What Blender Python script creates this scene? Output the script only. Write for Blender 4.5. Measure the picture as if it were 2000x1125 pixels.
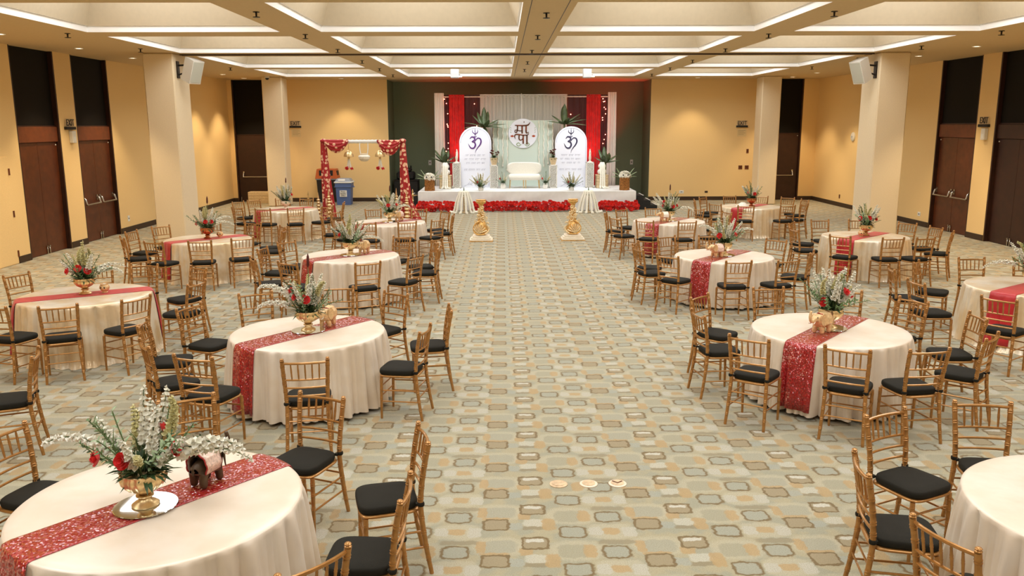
import bpy, bmesh, math, random
from mathutils import Vector, Matrix, Euler
for o in list(bpy.data.objects):
    bpy.data.objects.remove(o, do_unlink=True)
scene = bpy.context.scene
COL = scene.collection
PI = math.pi
R = math.radians
RND = random.Random(7)

# ------------------------------------------------------------------ camera
cd = bpy.data.cameras.new('camera')
cd.sensor_width = 36.0
cd.lens = 29.33
cd.clip_start = 0.05
cd.clip_end = 200
cam = bpy.data.objects.new('camera', cd)
COL.objects.link(cam)
_f = Vector((0.01013569, 0.98138872, -0.19176403))
_r = Vector((0.99993771, -0.01084394, -0.0026442))
_u = Vector((0.00467446, 0.19172528, 0.9814375))
cam.matrix_world = Matrix(((_r.x, _u.x, -_f.x, 0), (_r.y, _u.y, -_f.y, 0), (_r.z, _u.z, -_f.z, 2.933), (0, 0, 0, 1)))
scene.camera = cam

# ------------------------------------------------------------------ world, exposure
w = bpy.data.worlds.new('world')
scene.world = w
w.use_nodes = True
w.node_tree.nodes['Background'].inputs[0].default_value = (1.0, 0.93, 0.82, 1)
w.node_tree.nodes['Background'].inputs[1].default_value = 0.05
vs = scene.view_settings
vs.view_transform = 'Standard'
vs.look = 'None'
vs.exposure = 0.28
vs.gamma = 1.0
vs.use_curve_mapping = False

# ------------------------------------------------------------------ room lamps
CEIL = 4.65
CX = [(-7.73, -4.15), (-3.38, 0.30), (1.08, 4.73), (5.48, 8.98)]
CY = [(-1.35, 2.45), (3.25, 7.05), (7.85, 11.65), (12.45, 16.25), (17.05, 20.8), (21.88, 26.05), (26.8, 30.85)]
LIP, RISE, INSET = 0.11, 0.95, 0.38
def area(name, loc, sx, sy, power, col, rot=(0, 0, 0)):
    d = bpy.data.lights.new(name, 'AREA')
    d.shape = 'RECTANGLE'
    d.size, d.size_y = sx, sy
    d.energy = power
    d.color = col
    o = bpy.data.objects.new(name, d)
    o.location = loc
    o.rotation_euler = rot
    COL.objects.link(o)
    return o
def spot(name, loc, target, power, col, angle, blend=0.6, size=0.08):
    d = bpy.data.lights.new(name, 'SPOT')
    d.energy = power
    d.color = col
    d.spot_size = R(angle)
    d.spot_blend = blend
    d.shadow_soft_size = size
    o = bpy.data.objects.new(name, d)
    o.location = loc
    o.rotation_euler = (Vector(target) - Vector(loc)).to_track_quat('-Z', 'Y').to_euler()
    COL.objects.link(o)
    return o
COFFER_POWER = 96
for (x0, x1) in CX:
    for (y0, y1) in CY:
        area('coffer_lamp', ((x0 + x1) / 2, (y0 + y1) / 2, CEIL + LIP + RISE - 0.03), 2.5, 2.6, COFFER_POWER, (0.94, 0.97, 1.0))
WARM = (1.0, 0.78, 0.50)
DOWN = [(-9.5, y) for y in (7.5, 10.5, 13.5, 16.5, 19.5, 22.26, 29.3, 31.66)] + [(10.7, y) for y in (7.5, 10.5, 13.5, 16.5, 19.4, 22.07, 29.13, 31.58)] + [(-6.0, 32.0), (7.28, 31.95)]
for (x, y) in DOWN:
    spot('downlight_lamp', (x, y, CEIL - 0.03), (x, y, 0), 260 if y < 31.7 else 110, WARM, 86, 0.55, 0.05)
# stage lights hung from the ceiling in front of the backdrop
spot('stage_lamp', (-1.66, 29.7, 4.5), (-0.6, 31.0, 1.2), 210, (0.84, 0.90, 1.0), 75, 0.8, 0.1)
spot('stage_lamp', (2.95, 29.7, 4.5), (2.3, 31.0, 1.2), 210, (0.84, 0.90, 1.0), 75, 0.8, 0.1)
# red can lights on the floor: two between boards and drapes, two behind the drapes washing the green wall
RED_CANS = [(-1.55, 31.45, 0.67, (-1.55, 32.4, 3.6), 110), (3.28, 31.45, 0.67, (3.28, 32.4, 3.6), 110), (-1.9, 33.3, 0.0, (-1.7, 34.3, 4.6), 120), (3.75, 33.3, 0.0, (3.8, 34.2, 4.6), 420)]
for (x, y, z, tg, pw) in RED_CANS:
    spot('red_can_lamp', (x, y, z + 0.2), tg, pw, (1.0, 0.05, 0.04), 62, 0.8, 0.06)

# ------------------------------------------------------------------ materials
def lin(c):
    c = c / 255.0
    return c / 12.92 if c <= 0.04045 else ((c + 0.055) / 1.055) ** 2.4
def S(r, g, b):
    return (lin(r), lin(g), lin(b), 1.0)
MATS = {}
def mat(name, col, rough=0.6, metal=0.0, spec=0.5, noise=None, bump=None, sheen=0.0, emit=None, trans=0.0, coat=0.0):
    """noise=(scale, amount) varies the colour, bump=(scale, strength)"""
    m = bpy.data.materials.new(name)
    m.use_nodes = True
    nt = m.node_tree
    b = nt.nodes['Principled BSDF']
    b.inputs['Base Color'].default_value = col
    b.inputs['Roughness'].default_value = rough
    b.inputs['Metallic'].default_value = metal
    b.inputs['Specular IOR Level'].default_value = spec
    b.inputs['Sheen Weight'].default_value = sheen
    b.inputs['Coat Weight'].default_value = coat
    if trans:
        b.inputs['Transmission Weight'].default_value = trans
    if emit:
        b.inputs['Emission Color'].default_value = emit[0]
        b.inputs['Emission Strength'].default_value = emit[1]
    tc = nt.nodes.new('ShaderNodeTexCoord')
    if noise:
        n = nt.nodes.new('ShaderNodeTexNoise')
        n.inputs['Scale'].default_value = noise[0]
        n.inputs['Detail'].default_value = 4
        nt.links.new(tc.outputs['Object'], n.inputs['Vector'])
        mr = nt.nodes.new('ShaderNodeMapRange')
        mr.inputs['From Min'].default_value = 0.3
        mr.inputs['From Max'].default_value = 0.7
        mr.inputs['To Min'].default_value = 1.0 - noise[1]
        mr.inputs['To Max'].default_value = 1.0 + noise[1]
        nt.links.new(n.outputs['Fac'], mr.inputs['Value'])
        h = nt.nodes.new('ShaderNodeHueSaturation')
        h.inputs['Color'].default_value = col
        nt.links.new(mr.outputs['Result'], h.inputs['Value'])
        nt.links.new(h.outputs['Color'], b.inputs['Base Color'])
    if bump:
        n2 = nt.nodes.new('ShaderNodeTexNoise')
        n2.inputs['Scale'].default_value = bump[0]
        n2.inputs['Detail'].default_value = 3
        nt.links.new(tc.outputs['Object'], n2.inputs['Vector'])
        bp = nt.nodes.new('ShaderNodeBump')
        bp.inputs['Strength'].default_value = bump[1]
        bp.inputs['Distance'].default_value = 0.01
        nt.links.new(n2.outputs['Fac'], bp.inputs['Height'])
        nt.links.new(bp.outputs['Normal'], b.inputs['Normal'])
    MATS[name] = m
    return m
mat('wallcover', S(242, 208, 146), 0.75, noise=(60, 0.05), bump=(180, 0.15))
mat('pillar_paint', S(236, 216, 180), 0.7, noise=(50, 0.04), bump=(160, 0.12))
mat('green_paint', S(130, 144, 116), 0.7, noise=(40, 0.06), bump=(160, 0.12))
mat('soffit', S(214, 188, 144), 0.8, noise=(30, 0.03))
mat('coffer_slope', S(204, 188, 160), 0.75, noise=(12, 0.03))
mat('coffer_lip', S(246, 243, 238), 0.6)
mat('baseboard', S(58, 40, 26), 0.5)
mat('black_panel', S(19, 14, 10), 0.75, spec=0.2, noise=(90, 0.15))
mat('door_wood', S(88, 43, 19), 0.38, noise=(6, 0.25))
mat('door_dark', S(52, 26, 15), 0.45, noise=(6, 0.2))
mat('header_wood', S(104, 52, 24), 0.45, noise=(7, 0.2))
mat('chrome', S(190, 186, 178), 0.25, 1.0)
mat('dark_metal', S(45, 38, 32), 0.4, 0.6)
mat('chair_gold', S(176, 126, 68), 0.28, 0.55, noise=(25, 0.14), coat=0.2)
mat('cushion', S(30, 27, 18), 0.8, spec=0.25, noise=(180, 0.2), bump=(400, 0.3))
mat('table_wood', S(150, 115, 75), 0.6)
mat('brass_pale', S(226, 190, 140), 0.3, 0.6, noise=(20, 0.15))
mat('cream_gold', S(238, 214, 168), 0.4, 0.3, noise=(30, 0.2))
mat('leaf_big', S(82, 98, 64), 0.4, noise=(9, 0.35))
mat('coral_petal', S(238, 66, 56), 0.55, noise=(45, 0.25))
mat('sign_clear', S(240, 236, 226), 0.1)
MATS['sign_clear'].node_tree.nodes['Principled BSDF'].inputs['Alpha'].default_value = 0.1
mat('notice_paper', S(232, 204, 148), 0.7)
mat('ink_grey_dark', S(120, 100, 74), 0.7)
mat('brass', S(222, 194, 142), 0.34, 0.85, noise=(20, 0.15))
mat('copper', S(190, 120, 75), 0.3, 0.9, noise=(20, 0.15))
mat('gold_leaf', S(232, 186, 112), 0.36, 0.45, noise=(30, 0.3))
mat('cream_plaster', S(240, 228, 205), 0.6, noise=(15, 0.05))
mat('mirror', S(235, 240, 242), 0.03, 1.0)
mat('leaf_dark', S(54, 80, 42), 0.55, noise=(30, 0.4))
mat('leaf_mid', S(104, 130, 80), 0.55, noise=(30, 0.35))
mat('leaf_pale', S(150, 170, 130), 0.55, noise=(20, 0.25))
mat('stem', S(96, 112, 66), 0.6)
mat('white_petal', S(240, 236, 220), 0.6, noise=(40, 0.06), sheen=0.2)
mat('cream_petal', S(222, 214, 164), 0.6, noise=(40, 0.12))
mat('red_petal', S(222, 32, 26), 0.55, noise=(45, 0.25), sheen=0.2)
mat('wine_petal', S(112, 16, 20), 0.6, noise=(45, 0.3))
mat('cattail', S(84, 30, 20), 0.8)
mat('white_cloth', S(232, 232, 228), 0.75, noise=(8, 0.03), sheen=0.2)
mat('white_plastic', S(228, 224, 214), 0.5)
mat('grille', S(196, 196, 182), 0.7)
mat('elephant_gold', S(226, 190, 138), 0.4, 0.25, noise=(40, 0.2))
mat('elephant_wood', S(86, 66, 44), 0.45, 0.2, noise=(40, 0.25))
mat('blanket', S(226, 196, 178), 0.8, noise=(70, 0.3))
mat('blanket_red', S(170, 50, 46), 0.8, noise=(70, 0.3))
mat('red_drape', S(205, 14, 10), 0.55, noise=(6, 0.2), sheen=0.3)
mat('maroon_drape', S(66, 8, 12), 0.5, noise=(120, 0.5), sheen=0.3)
mat('fairy', S(255, 120, 90), 0.4, emit=(S(255, 130, 100), 18.0))
mat('board_white', S(232, 234, 242), 0.6)
mat('board_edge', S(206, 210, 222), 0.6)
mat('ink_purple', S(92, 52, 120), 0.6)
mat('ink_navy', S(52, 48, 78), 0.6)
mat('ink_grey', S(196, 198, 210), 0.7)
mat('ink_brown', S(96, 52, 26), 0.6)
mat('ink_rust', S(178, 78, 44), 0.6)
mat('mint', S(206, 218, 204), 0.7)
mat('cream_boucle', S(232, 228, 214), 0.9, noise=(60, 0.06), bump=(120, 0.5), sheen=0.3)
mat('crate_wood', S(214, 190, 150), 0.7, noise=(18, 0.12))
mat('bark', S(150, 98, 44), 0.9, noise=(24, 0.5), bump=(30, 0.9))
mat('black_soft', S(26, 24, 22), 0.7, noise=(20, 0.3))
mat('bin_black', S(30, 26, 24), 0.5)
mat('bin_orange', S(190, 92, 36), 0.5)
mat('bin_blue', S(84, 108, 160), 0.5)
mat('bin_grey', S(150, 156, 166), 0.5)
mat('bin_grey_light', S(204, 206, 208), 0.5)
mat('paper', S(236, 236, 230), 0.7)
mat('ink_black', S(22, 20, 20), 0.6)
mat('lens', S(255, 240, 215), 0.4, emit=(S(255, 236, 205), 5.0))
mat('plate_steel', S(214, 186, 150), 0.45, 0.4, noise=(30, 0.2))
mat('plate_rim', S(236, 214, 190), 0.5, 0.2)
mat('shade_black', S(14, 12, 12), 0.8)
mat('cream_fringe', S(234, 230, 220), 0.7)
mat('pink_drape', S(236, 222, 214), 0.7)

def nodes_of(name, rough=0.6):
    m = bpy.data.materials.new(name)
    m.use_nodes = True
    MATS[name] = m
    b = m.node_tree.nodes['Principled BSDF']
    b.inputs['Roughness'].default_value = rough
    return m.node_tree, b
class G:
    """tiny helper to write node maths"""
    def __init__(self, nt):
        self.nt = nt
    def put(self, sock, v):
        if isinstance(v, (int, float, tuple, list)):
            sock.default_value = v
        else:
            self.nt.links.new(v, sock)
    def m(self, op, *a):
        n = self.nt.nodes.new('ShaderNodeMath')
        n.operation = op
        for i, v in enumerate(a):
            self.put(n.inputs[i], v)
        return n.outputs[0]
    def smooth(self, v, a, b, c, d):
        n = self.nt.nodes.new('ShaderNodeMapRange')
        n.interpolation_type = 'SMOOTHSTEP'
        for i, x in enumerate((v, a, b, c, d)):
            self.put(n.inputs[i], x)
        return n.outputs[0]
    def mix(self, f, a, b):
        n = self.nt.nodes.new('ShaderNodeMix')
        n.data_type = 'RGBA'
        self.put(n.inputs[0], f)
        self.put(n.inputs[6], a)
        self.put(n.inputs[7], b)
        return n.outputs[2]
    def noise(self, vec, scale, detail=3):
        n = self.nt.nodes.new('ShaderNodeTexNoise')
        n.inputs['Scale'].default_value = scale
        n.inputs['Detail'].default_value = detail
        self.nt.links.new(vec, n.inputs['Vector'])
        return n.outputs['Fac'], n.outputs['Color']
    def objco(self):
        return self.nt.nodes.new('ShaderNodeTexCoord').outputs['Object']
    def xyz(self, v):
        n = self.nt.nodes.new('ShaderNodeSeparateXYZ')
        self.nt.links.new(v, n.inputs[0])
        return n.outputs

# patterned carpet: a woven repeat of 1.135 m x 0.53 m
nt, bs = nodes_of('carpet', 0.95)
g = G(nt)
co = g.objco()
PX, PY, OX, OY = 1.135, 0.53, -0.35, 5.25
x, y, _ = g.xyz(co)
n1, nc = g.noise(co, 22, 2)
nr, ng, _ = g.xyz(nc)
x = g.m('ADD', x, g.m('MULTIPLY', g.m('SUBTRACT', nr, 0.5), 0.05))
y = g.m('ADD', y, g.m('MULTIPLY', g.m('SUBTRACT', ng, 0.5), 0.05))
def blob(cx, cy, hw, hh, p=4.0, e=0.18):
    du = g.m('WRAP', g.m('SUBTRACT', x, OX + cx), PX / 2, -PX / 2)
    dv = g.m('WRAP', g.m('SUBTRACT', y, OY + cy), PY / 2, -PY / 2)
    s = g.m('ADD', g.m('POWER', g.m('ABSOLUTE', g.m('DIVIDE', du, hw)), p), g.m('POWER', g.m('ABSOLUTE', g.m('DIVIDE', dv, hh)), p))
    return g.smooth(s, 1 - e, 1 + 2 * e, 1.0, 0.0)
BASE, GREY, CREAM = S(168, 159, 129), S(155, 153, 131), S(180, 172, 146)
ORANGE, BROWN, FILL, TAN = S(176, 145, 96), S(114, 93, 58), S(156, 156, 138), S(152, 138, 108)
ln, _c = g.noise(co, 5.5, 2)
c = g.mix(g.smooth(ln, 0.42, 0.58, 0.0, 1.0), BASE, GREY)
for (cx, cy, hw, hh, p, colr) in [
    (0.00, -0.11, 0.16, 0.11, 4, CREAM), (0.13, -0.12, 0.05, 0.07, 5, S(184, 180, 164)), (0.00, -0.11, 0.062, 0.045, 4, ORANGE),
    (0.31, 0.205, 0.18, 0.125, 2.6, CREAM), (0.31, 0.20, 0.12, 0.085, 4, S(156, 154, 134)), (0.18, 0.20, 0.035, 0.08, 4, ORANGE), (0.28, 0.10, 0.10, 0.018, 4, ORANGE),
    (0.85, 0.14, 0.18, 0.13, 2.6, CREAM), (0.83, 0.13, 0.10, 0.09, 4, S(154, 150, 126)), (0.95, 0.13, 0.045, 0.085, 3, ORANGE),
    (0.567, 0.03, 0.075, 0.055, 4, S(190, 186, 168)), (0.567, -0.055, 0.085, 0.025, 5, S(134, 122, 94)), (0.68, 0.0, 0.05, 0.09, 4, ORANGE), (0.50, 0.13, 0.05, 0.05, 4, ORANGE),
    (0.42, -0.02, 0.06, 0.05, 4, S(156, 159, 146)), (1.02, -0.11, 0.05, 0.06, 4, S(184, 180, 164)), (0.02, 0.26, 0.13, 0.03, 4, S(140, 129, 102))]:
    c = g.mix(g.m('MULTIPLY', blob(cx, cy, hw, hh, p, 0.4), 0.78), c, colr)
for (cx, cy, colr, p) in [(0.0, 0.12, FILL, 5), (0.284, 0.0, TAN, 7), (0.567, 0.25, TAN, 7), (0.85, -0.12, FILL, 5)]:
    c = g.mix(blob(cx, cy, 0.100, 0.088, p, 0.3), c, BROWN)
    c = g.mix(blob(cx, cy, 0.081, 0.069, p, 0.3), c, colr)
c = g.mix(blob(0.567, 0.287, 0.066, 0.024, 5), c, S(196, 192, 176))
fn, _c = g.noise(co, 120, 3)
c = g.mix(g.smooth(fn, 0.35, 0.65, 0.0, 0.34), c, S(122, 110, 80))
nt.links.new(c, bs.inputs['Base Color'])
bs.inputs['Specular IOR Level'].default_value = 0.1
bs.inputs['Sheen Weight'].default_value = 0.25
bs.inputs['Sheen Roughness'].default_value = 0.5
bp = nt.nodes.new('ShaderNodeBump')
bp.inputs['Strength'].default_value = 0.4
bp.inputs['Distance'].default_value = 0.006
nt.links.new(fn, bp.inputs['Height'])
nt.links.new(bp.outputs[0], bs.inputs['Normal'])

# satin cloths
def satin(name, a, b, rough, bumpscale, bumpk, metal=0.0):
    nt, bs = nodes_of(name, rough)
    g = G(nt)
    co = g.objco()
    f, _ = g.noise(co, 3.0, 3)
    nt.links.new(g.mix(g.smooth(f, 0.35, 0.65, 0.0, 1.0), a, b), bs.inputs['Base Color'])
    bs.inputs['Sheen Weight'].default_value = 0.2
    bs.inputs['Metallic'].default_value = metal
    f2, _ = g.noise(co, bumpscale, 3)
    bp = nt.nodes.new('ShaderNodeBump')
    bp.inputs['Strength'].default_value = bumpk
    bp.inputs['Distance'].default_value = 0.02
    nt.links.new(f2, bp.inputs['Height'])
    nt.links.new(bp.outputs[0], bs.inputs['Normal'])
satin('cloth_matte', S(233, 219, 200), S(226, 208, 184), 0.38, 9, 0.15, 0.15)
satin('cloth_satin', S(240, 228, 204), S(228, 202, 160), 0.30, 7, 0.6, 0.25)
satin('runner_satin', S(176, 22, 28), S(196, 34, 38), 0.4, 14, 0.3)

# sequins: tiny cells, each tilted its own way, pale ones painting in glints and flipped sides
nt, bs = nodes_of('sequin', 0.32)
g = G(nt)
co = g.objco()
v = nt.nodes.new('ShaderNodeTexVoronoi')
v.inputs['Scale'].default_value = 95
nt.links.new(co, v.inputs['Vector'])
cr, cg, cb = g.xyz(v.outputs['Color'])
pn, _ = g.noise(co, 4.5, 2)
flip = g.smooth(g.m('ADD', cr, g.m('MULTIPLY', g.m('SUBTRACT', pn, 0.5), 1.6)), 1.05, 1.1, 0.0, 0.6)
tone = g.mix(cg, S(140, 8, 14), S(196, 30, 34))
nt.links.new(g.mix(flip, tone, S(238, 176, 160)), bs.inputs['Base Color'])
bs.inputs['Metallic'].default_value = 0.2
bs.inputs['Coat Weight'].default_value = 1.0
bs.inputs['Coat Roughness'].default_value = 0.08
bs.inputs['Coat IOR'].default_value = 1.6
geo = nt.nodes.new('ShaderNodeNewGeometry')
vm = nt.nodes.new('ShaderNodeVectorMath')
vm.operation = 'SUBTRACT'
nt.links.new(v.outputs['Color'], vm.inputs[0])
vm.inputs[1].default_value = (0.5, 0.5, 0.5)
vs_ = nt.nodes.new('ShaderNodeVectorMath')
vs_.operation = 'SCALE'
nt.links.new(vm.outputs[0], vs_.inputs[0])
vs_.inputs['Scale'].default_value = 0.8
va = nt.nodes.new('ShaderNodeVectorMath')
va.operation = 'ADD'
nt.links.new(geo.outputs['Normal'], va.inputs[0])
nt.links.new(vs_.outputs[0], va.inputs[1])
vn = nt.nodes.new('ShaderNodeVectorMath')
vn.operation = 'NORMALIZE'
nt.links.new(va.outputs[0], vn.inputs[0])
nt.links.new(vn.outputs[0], bs.inputs['Normal'])
nt.links.new(vn.outputs[0], bs.inputs['Coat Normal'])

# red tie-dyed cloth with pale dots
nt, bs = nodes_of('dotted_cloth', 0.6)
g = G(nt)
co = g.objco()
v = nt.nodes.new('ShaderNodeTexVoronoi')
v.inputs['Scale'].default_value = 8.5
v.inputs['Randomness'].default_value = 0.75
nt.links.new(co, v.inputs['Vector'])
dot = g.smooth(v.outputs['Distance'], 0.37, 0.43, 1.0, 0.0)
nt.links.new(g.mix(dot, S(170, 20, 22), S(244, 196, 160)), bs.inputs['Base Color'])
bs.inputs['Sheen Weight'].default_value = 0.2

# ------------------------------------------------------------------ mesh helpers
class MB:
    def __init__(self):
        self.v, self.f = [], []
    def add(self, vs, fs):
        n = len(self.v)
        self.v += [tuple(a) for a in vs]
        self.f += [tuple(i + n for i in q) for q in fs]
        return self
    def box(self, cx, cy, cz, sx, sy, sz, mtx=None, taper=1.0, bev=0.0):
        hx, hy, hz = sx / 2, sy / 2, sz / 2
        if bev:
            b = min(bev, hx * .9, hy * .9, hz * .9)
            rings = []
            for (z, ins) in ((-hz, b), (-hz + b, 0), (hz - b, 0), (hz, b)):
                X, Y = hx - ins, hy - ins
                c = b
                rings.append([(X - c if ins == 0 else X, -Y, z), (X, -Y + (c if ins == 0 else 0), z), (X, Y - (c if ins == 0 else 0), z), (X - (c if ins == 0 else 0), Y, z),
                              (-X + (c if ins == 0 else 0), Y, z), (-X, Y - (c if ins == 0 else 0), z), (-X, -Y + (c if ins == 0 else 0), z), (-X + (c if ins == 0 else 0), -Y, z)])
            vs = [p for r in rings for p in r]
            fs = []
            for k in range(3):
                for i in range(8):
                    j = (i + 1) % 8
                    fs.append((k * 8 + i, k * 8 + j, k * 8 + 8 + j, k * 8 + 8 + i))
            fs += [tuple(range(7, -1, -1)), tuple(range(24, 32))]
        else:
            vs = []
            for z, t in ((-hz, 1.0), (hz, taper)):
                vs += [(-hx * t, -hy * t, z), (hx * t, -hy * t, z), (hx * t, hy * t, z), (-hx * t, hy * t, z)]
            fs = [(3, 2, 1, 0), (4, 5, 6, 7), (0, 1, 5, 4), (1, 2, 6, 5), (2, 3, 7, 6), (3, 0, 4, 7)]
        c = Vector((cx, cy, cz))
        if mtx is not None:
            vs = [(mtx @ Vector(p)) + c for p in vs]
        else:
            vs = [Vector(p) + c for p in vs]
        return self.add(vs, fs)
    def b2(self, x0, x1, y0, y1, z0, z1, bev=0.0):
        return self.box((x0 + x1) / 2, (y0 + y1) / 2, (z0 + z1) / 2, x1 - x0, y1 - y0, z1 - z0, bev=bev)
    def tube(self, pts, r, n=8, cap=True, flat=1.0):
        P = [Vector(p) for p in pts]
        k = len(P)
        rr = r if isinstance(r, (list, tuple)) else [r] * k
        vs, fs = [], []
        t0 = (P[1] - P[0]).normalized()
        ref = Vector((0, 0, 1)) if abs(t0.z) < 0.9 else Vector((1, 0, 0))
        a = t0.cross(ref).normalized()
        for i in range(k):
            t = (P[min(i + 1, k - 1)] - P[max(i - 1, 0)])
            if t.length < 1e-9:
                t = t0
            t = t.normalized()
            a = (a - t * a.dot(t))
            a = a.normalized() if a.length > 1e-6 else t.orthogonal().normalized()
            b = t.cross(a)
            for j in range(n):
                an = 2 * PI * j / n
                vs.append(P[i] + a * (math.cos(an) * rr[i]) + b * (math.sin(an) * rr[i] * flat))
        for i in range(k - 1):
            for j in range(n):
                q = (j + 1) % n
                fs.append((i * n + j, i * n + q, (i + 1) * n + q, (i + 1) * n + j))
        if cap:
            fs.append(tuple(range(n - 1, -1, -1)))
            fs.append(tuple((k - 1) * n + j for j in range(n)))
        return self.add(vs, fs)
    def lathe(self, prof, n=16, c=(0, 0, 0), rib=None, mtx=None, cap=True):
        vs, fs = [], []
        for (r, z) in prof:
            for j in range(n):
                an = 2 * PI * j / n
                q = r
                if rib:
                    q = r * (1 + rib[1] * math.cos(rib[0] * an))
                p = Vector((math.cos(an) * q, math.sin(an) * q, z))
                if mtx is not None:
                    p = mtx @ p
                vs.append(p + Vector(c))
        k = len(prof)
        for i in range(k - 1):
            for j in range(n):
                q = (j + 1) % n
                fs.append((i * n + j, i * n + q, (i + 1) * n + q, (i + 1) * n + j))
        if cap:
            fs.append(tuple(range(n - 1, -1, -1)))
            fs.append(tuple((k - 1) * n + j for j in range(n)))
        return self.add(vs, fs)
    def ball(self, c, r, nu=10, nv=7, mtx=None):
        rx, ry, rz = r if isinstance(r, (tuple, list)) else (r, r, r)
        vs, fs = [], []
        C = Vector(c)
        def P(a, b):
            p = Vector((rx * math.cos(a) * math.cos(b), ry * math.sin(a) * math.cos(b), rz * math.sin(b)))
            if mtx is not None:
                p = mtx @ p
            return p + C
        vs.append(P(0, -PI / 2))
        for i in range(1, nv):
            for j in range(nu):
                vs.append(P(2 * PI * j / nu, -PI / 2 + PI * i / nv))
        vs.append(P(0, PI / 2))
        for j in range(nu):
            fs.append((0, 1 + (j + 1) % nu, 1 + j))
        for i in range(nv - 2):
            for j in range(nu):
                q = (j + 1) % nu
                fs.append((1 + i * nu + j, 1 + i * nu + q, 1 + (i + 1) * nu + q, 1 + (i + 1) * nu + j))
        L = len(vs) - 1
        o = 1 + (nv - 2) * nu
        for j in range(nu):
            fs.append((o + j, o + (j + 1) % nu, L))
        return self.add(vs, fs)
    def grid(self, fn, nu, nv, wrap=False):
        vs = [fn(i / (nu - (0 if wrap else 1)), j / (nv - 1)) for j in range(nv) for i in range(nu)]
        fs = []
        for j in range(nv - 1):
            for i in range(nu if wrap else nu - 1):
                q = (i + 1) % nu
                fs.append((j * nu + i, j * nu + q, (j + 1) * nu + q, (j + 1) * nu + i))
        return self.add(vs, fs)
    def prism(self, pts, y0, y1):
        """outline in x,z extruded along y"""
        n = len(pts)
        vs = [(a, y0, b) for a, b in pts] + [(a, y1, b) for a, b in pts]
        fs = [tuple(range(n)), tuple(range(2 * n - 1, n - 1, -1))]
        fs += [((i + 1) % n, i, n + i, n + (i + 1) % n) for i in range(n)]
        return self.add(vs, fs)
    def ribbon(self, pts, wd, y, th=0.006):
        """flat stroke in x,z at depth y, wd = widths"""
        P = [Vector((a, b)) for a, b in pts]
        k = len(P)
        L, Rr = [], []
        for i in range(k):
            t = (P[min(i + 1, k - 1)] - P[max(i - 1, 0)]).normalized()
            nrm = Vector((-t.y, t.x))
            h = (wd[i] if isinstance(wd, (list, tuple)) else wd) / 2
            L.append(P[i] + nrm * h)
            Rr.append(P[i] - nrm * h)
        vs = [(p.x, y, p.y) for p in L] + [(p.x, y, p.y) for p in Rr] + [(p.x, y + th, p.y) for p in L] + [(p.x, y + th, p.y) for p in Rr]
        fs = []
        for i in range(k - 1):
            fs += [(i, i + 1, k + i + 1, k + i), (i, 2 * k + i, 2 * k + i + 1, i + 1), (k + i, k + i + 1, 3 * k + i + 1, 3 * k + i)]
        fs += [(0, k, 3 * k, 2 * k), (k - 1, 3 * k - 1, 4 * k - 1, 2 * k - 1)]
        return self.add(vs, fs)
    def mesh(self, name, smooth=True, ang=38, fix=False):
        me = bpy.data.meshes.new(name)
        me.from_pydata(self.v, [], self.f)
        me.update()
        if fix:
            bm = bmesh.new()
            bm.from_mesh(me)
            bmesh.ops.recalc_face_normals(bm, faces=bm.faces[:])
            bm.to_mesh(me)
            bm.free()
        if smooth:
            me.polygons.foreach_set('use_smooth', [True] * len(me.polygons))
            me.set_sharp_from_angle(angle=R(ang))
        return me
    def build(self, name, m, parent=None, smooth=True, loc=None, ang=38, fix=False):
        return obj(name, self.mesh(name, smooth, ang, fix), m, parent, loc)
def obj(name, me, m=None, parent=None, loc=None, rot=None, scale=None):
    o = bpy.data.objects.new(name, me)
    if m is not None and len(me.materials) == 0:
        me.materials.append(MATS[m])
    COL.objects.link(o)
    if parent is not None:
        o.parent = parent
    if loc is not None:
        o.location = loc
    if rot is not None:
        o.rotation_euler = rot
    if scale is not None:
        o.scale = scale if isinstance(scale, (tuple, list)) else (scale,) * 3
    return o
def tag(o, label=None, cat=None, group=None, kind=None):
    if label:
        o['label'] = label
    if cat:
        o['category'] = cat
    if group:
        o['group'] = group
    if kind:
        o['kind'] = kind
    return o
def thing(name, label, cat, loc=(0, 0, 0), rz=0.0, group=None):
    o = bpy.data.objects.new(name, None)
    o.empty_display_size = 0.1
    COL.objects.link(o)
    o.location = loc
    o.rotation_euler = (0, 0, rz)
    return tag(o, label, cat, group)
def struct(name, loc=(0, 0, 0)):
    o = bpy.data.objects.new(name, None)
    COL.objects.link(o)
    o.location = loc
    o['kind'] = 'structure'
    return o
def kids(o):
    return [c for c in COL.objects if c.parent == o]
def copy_tree(o, tree, parent=None):
    c = o.copy()
    COL.objects.link(c)
    if parent is not None:
        c.parent = parent
    for ch in tree.get(o.name, ()):
        copy_tree(ch, tree, c)
    return c
def tree_of(root):
    t = {}
    stack = [root]
    while stack:
        a = stack.pop()
        t[a.name] = [c for c in COL.objects if c.parent == a]
        stack += t[a.name]
    return t
def crom(pts, n=6):
    """smooth curve through points of any dimension"""
    P = [Vector(p) for p in pts]
    out = []
    for i in range(len(P) - 1):
        p0, p1, p2, p3 = P[max(i - 1, 0)], P[i], P[i + 1], P[min(i + 2, len(P) - 1)]
        for k in range(n):
            t = k / n
            out.append(0.5 * ((2 * p1) + (p2 - p0) * t + (2 * p0 - 5 * p1 + 4 * p2 - p3) * t * t + (3 * p1 - p0 - 3 * p2 + p3) * t * t * t))
    out.append(P[-1])
    return out
def text_mesh(s, size, extrude=0.004):
    cu = bpy.data.curves.new('text', 'FONT')
    cu.body = s
    cu.size = size
    cu.extrude = extrude
    cu.align_x = 'CENTER'
    cu.align_y = 'CENTER'
    o = bpy.data.objects.new('text', cu)
    COL.objects.link(o)
    dg = bpy.context.evaluated_depsgraph_get()
    me = bpy.data.meshes.new_from_object(o.evaluated_get(dg))
    bpy.data.objects.remove(o, do_unlink=True)
    me.materials.clear()
    return me
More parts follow.
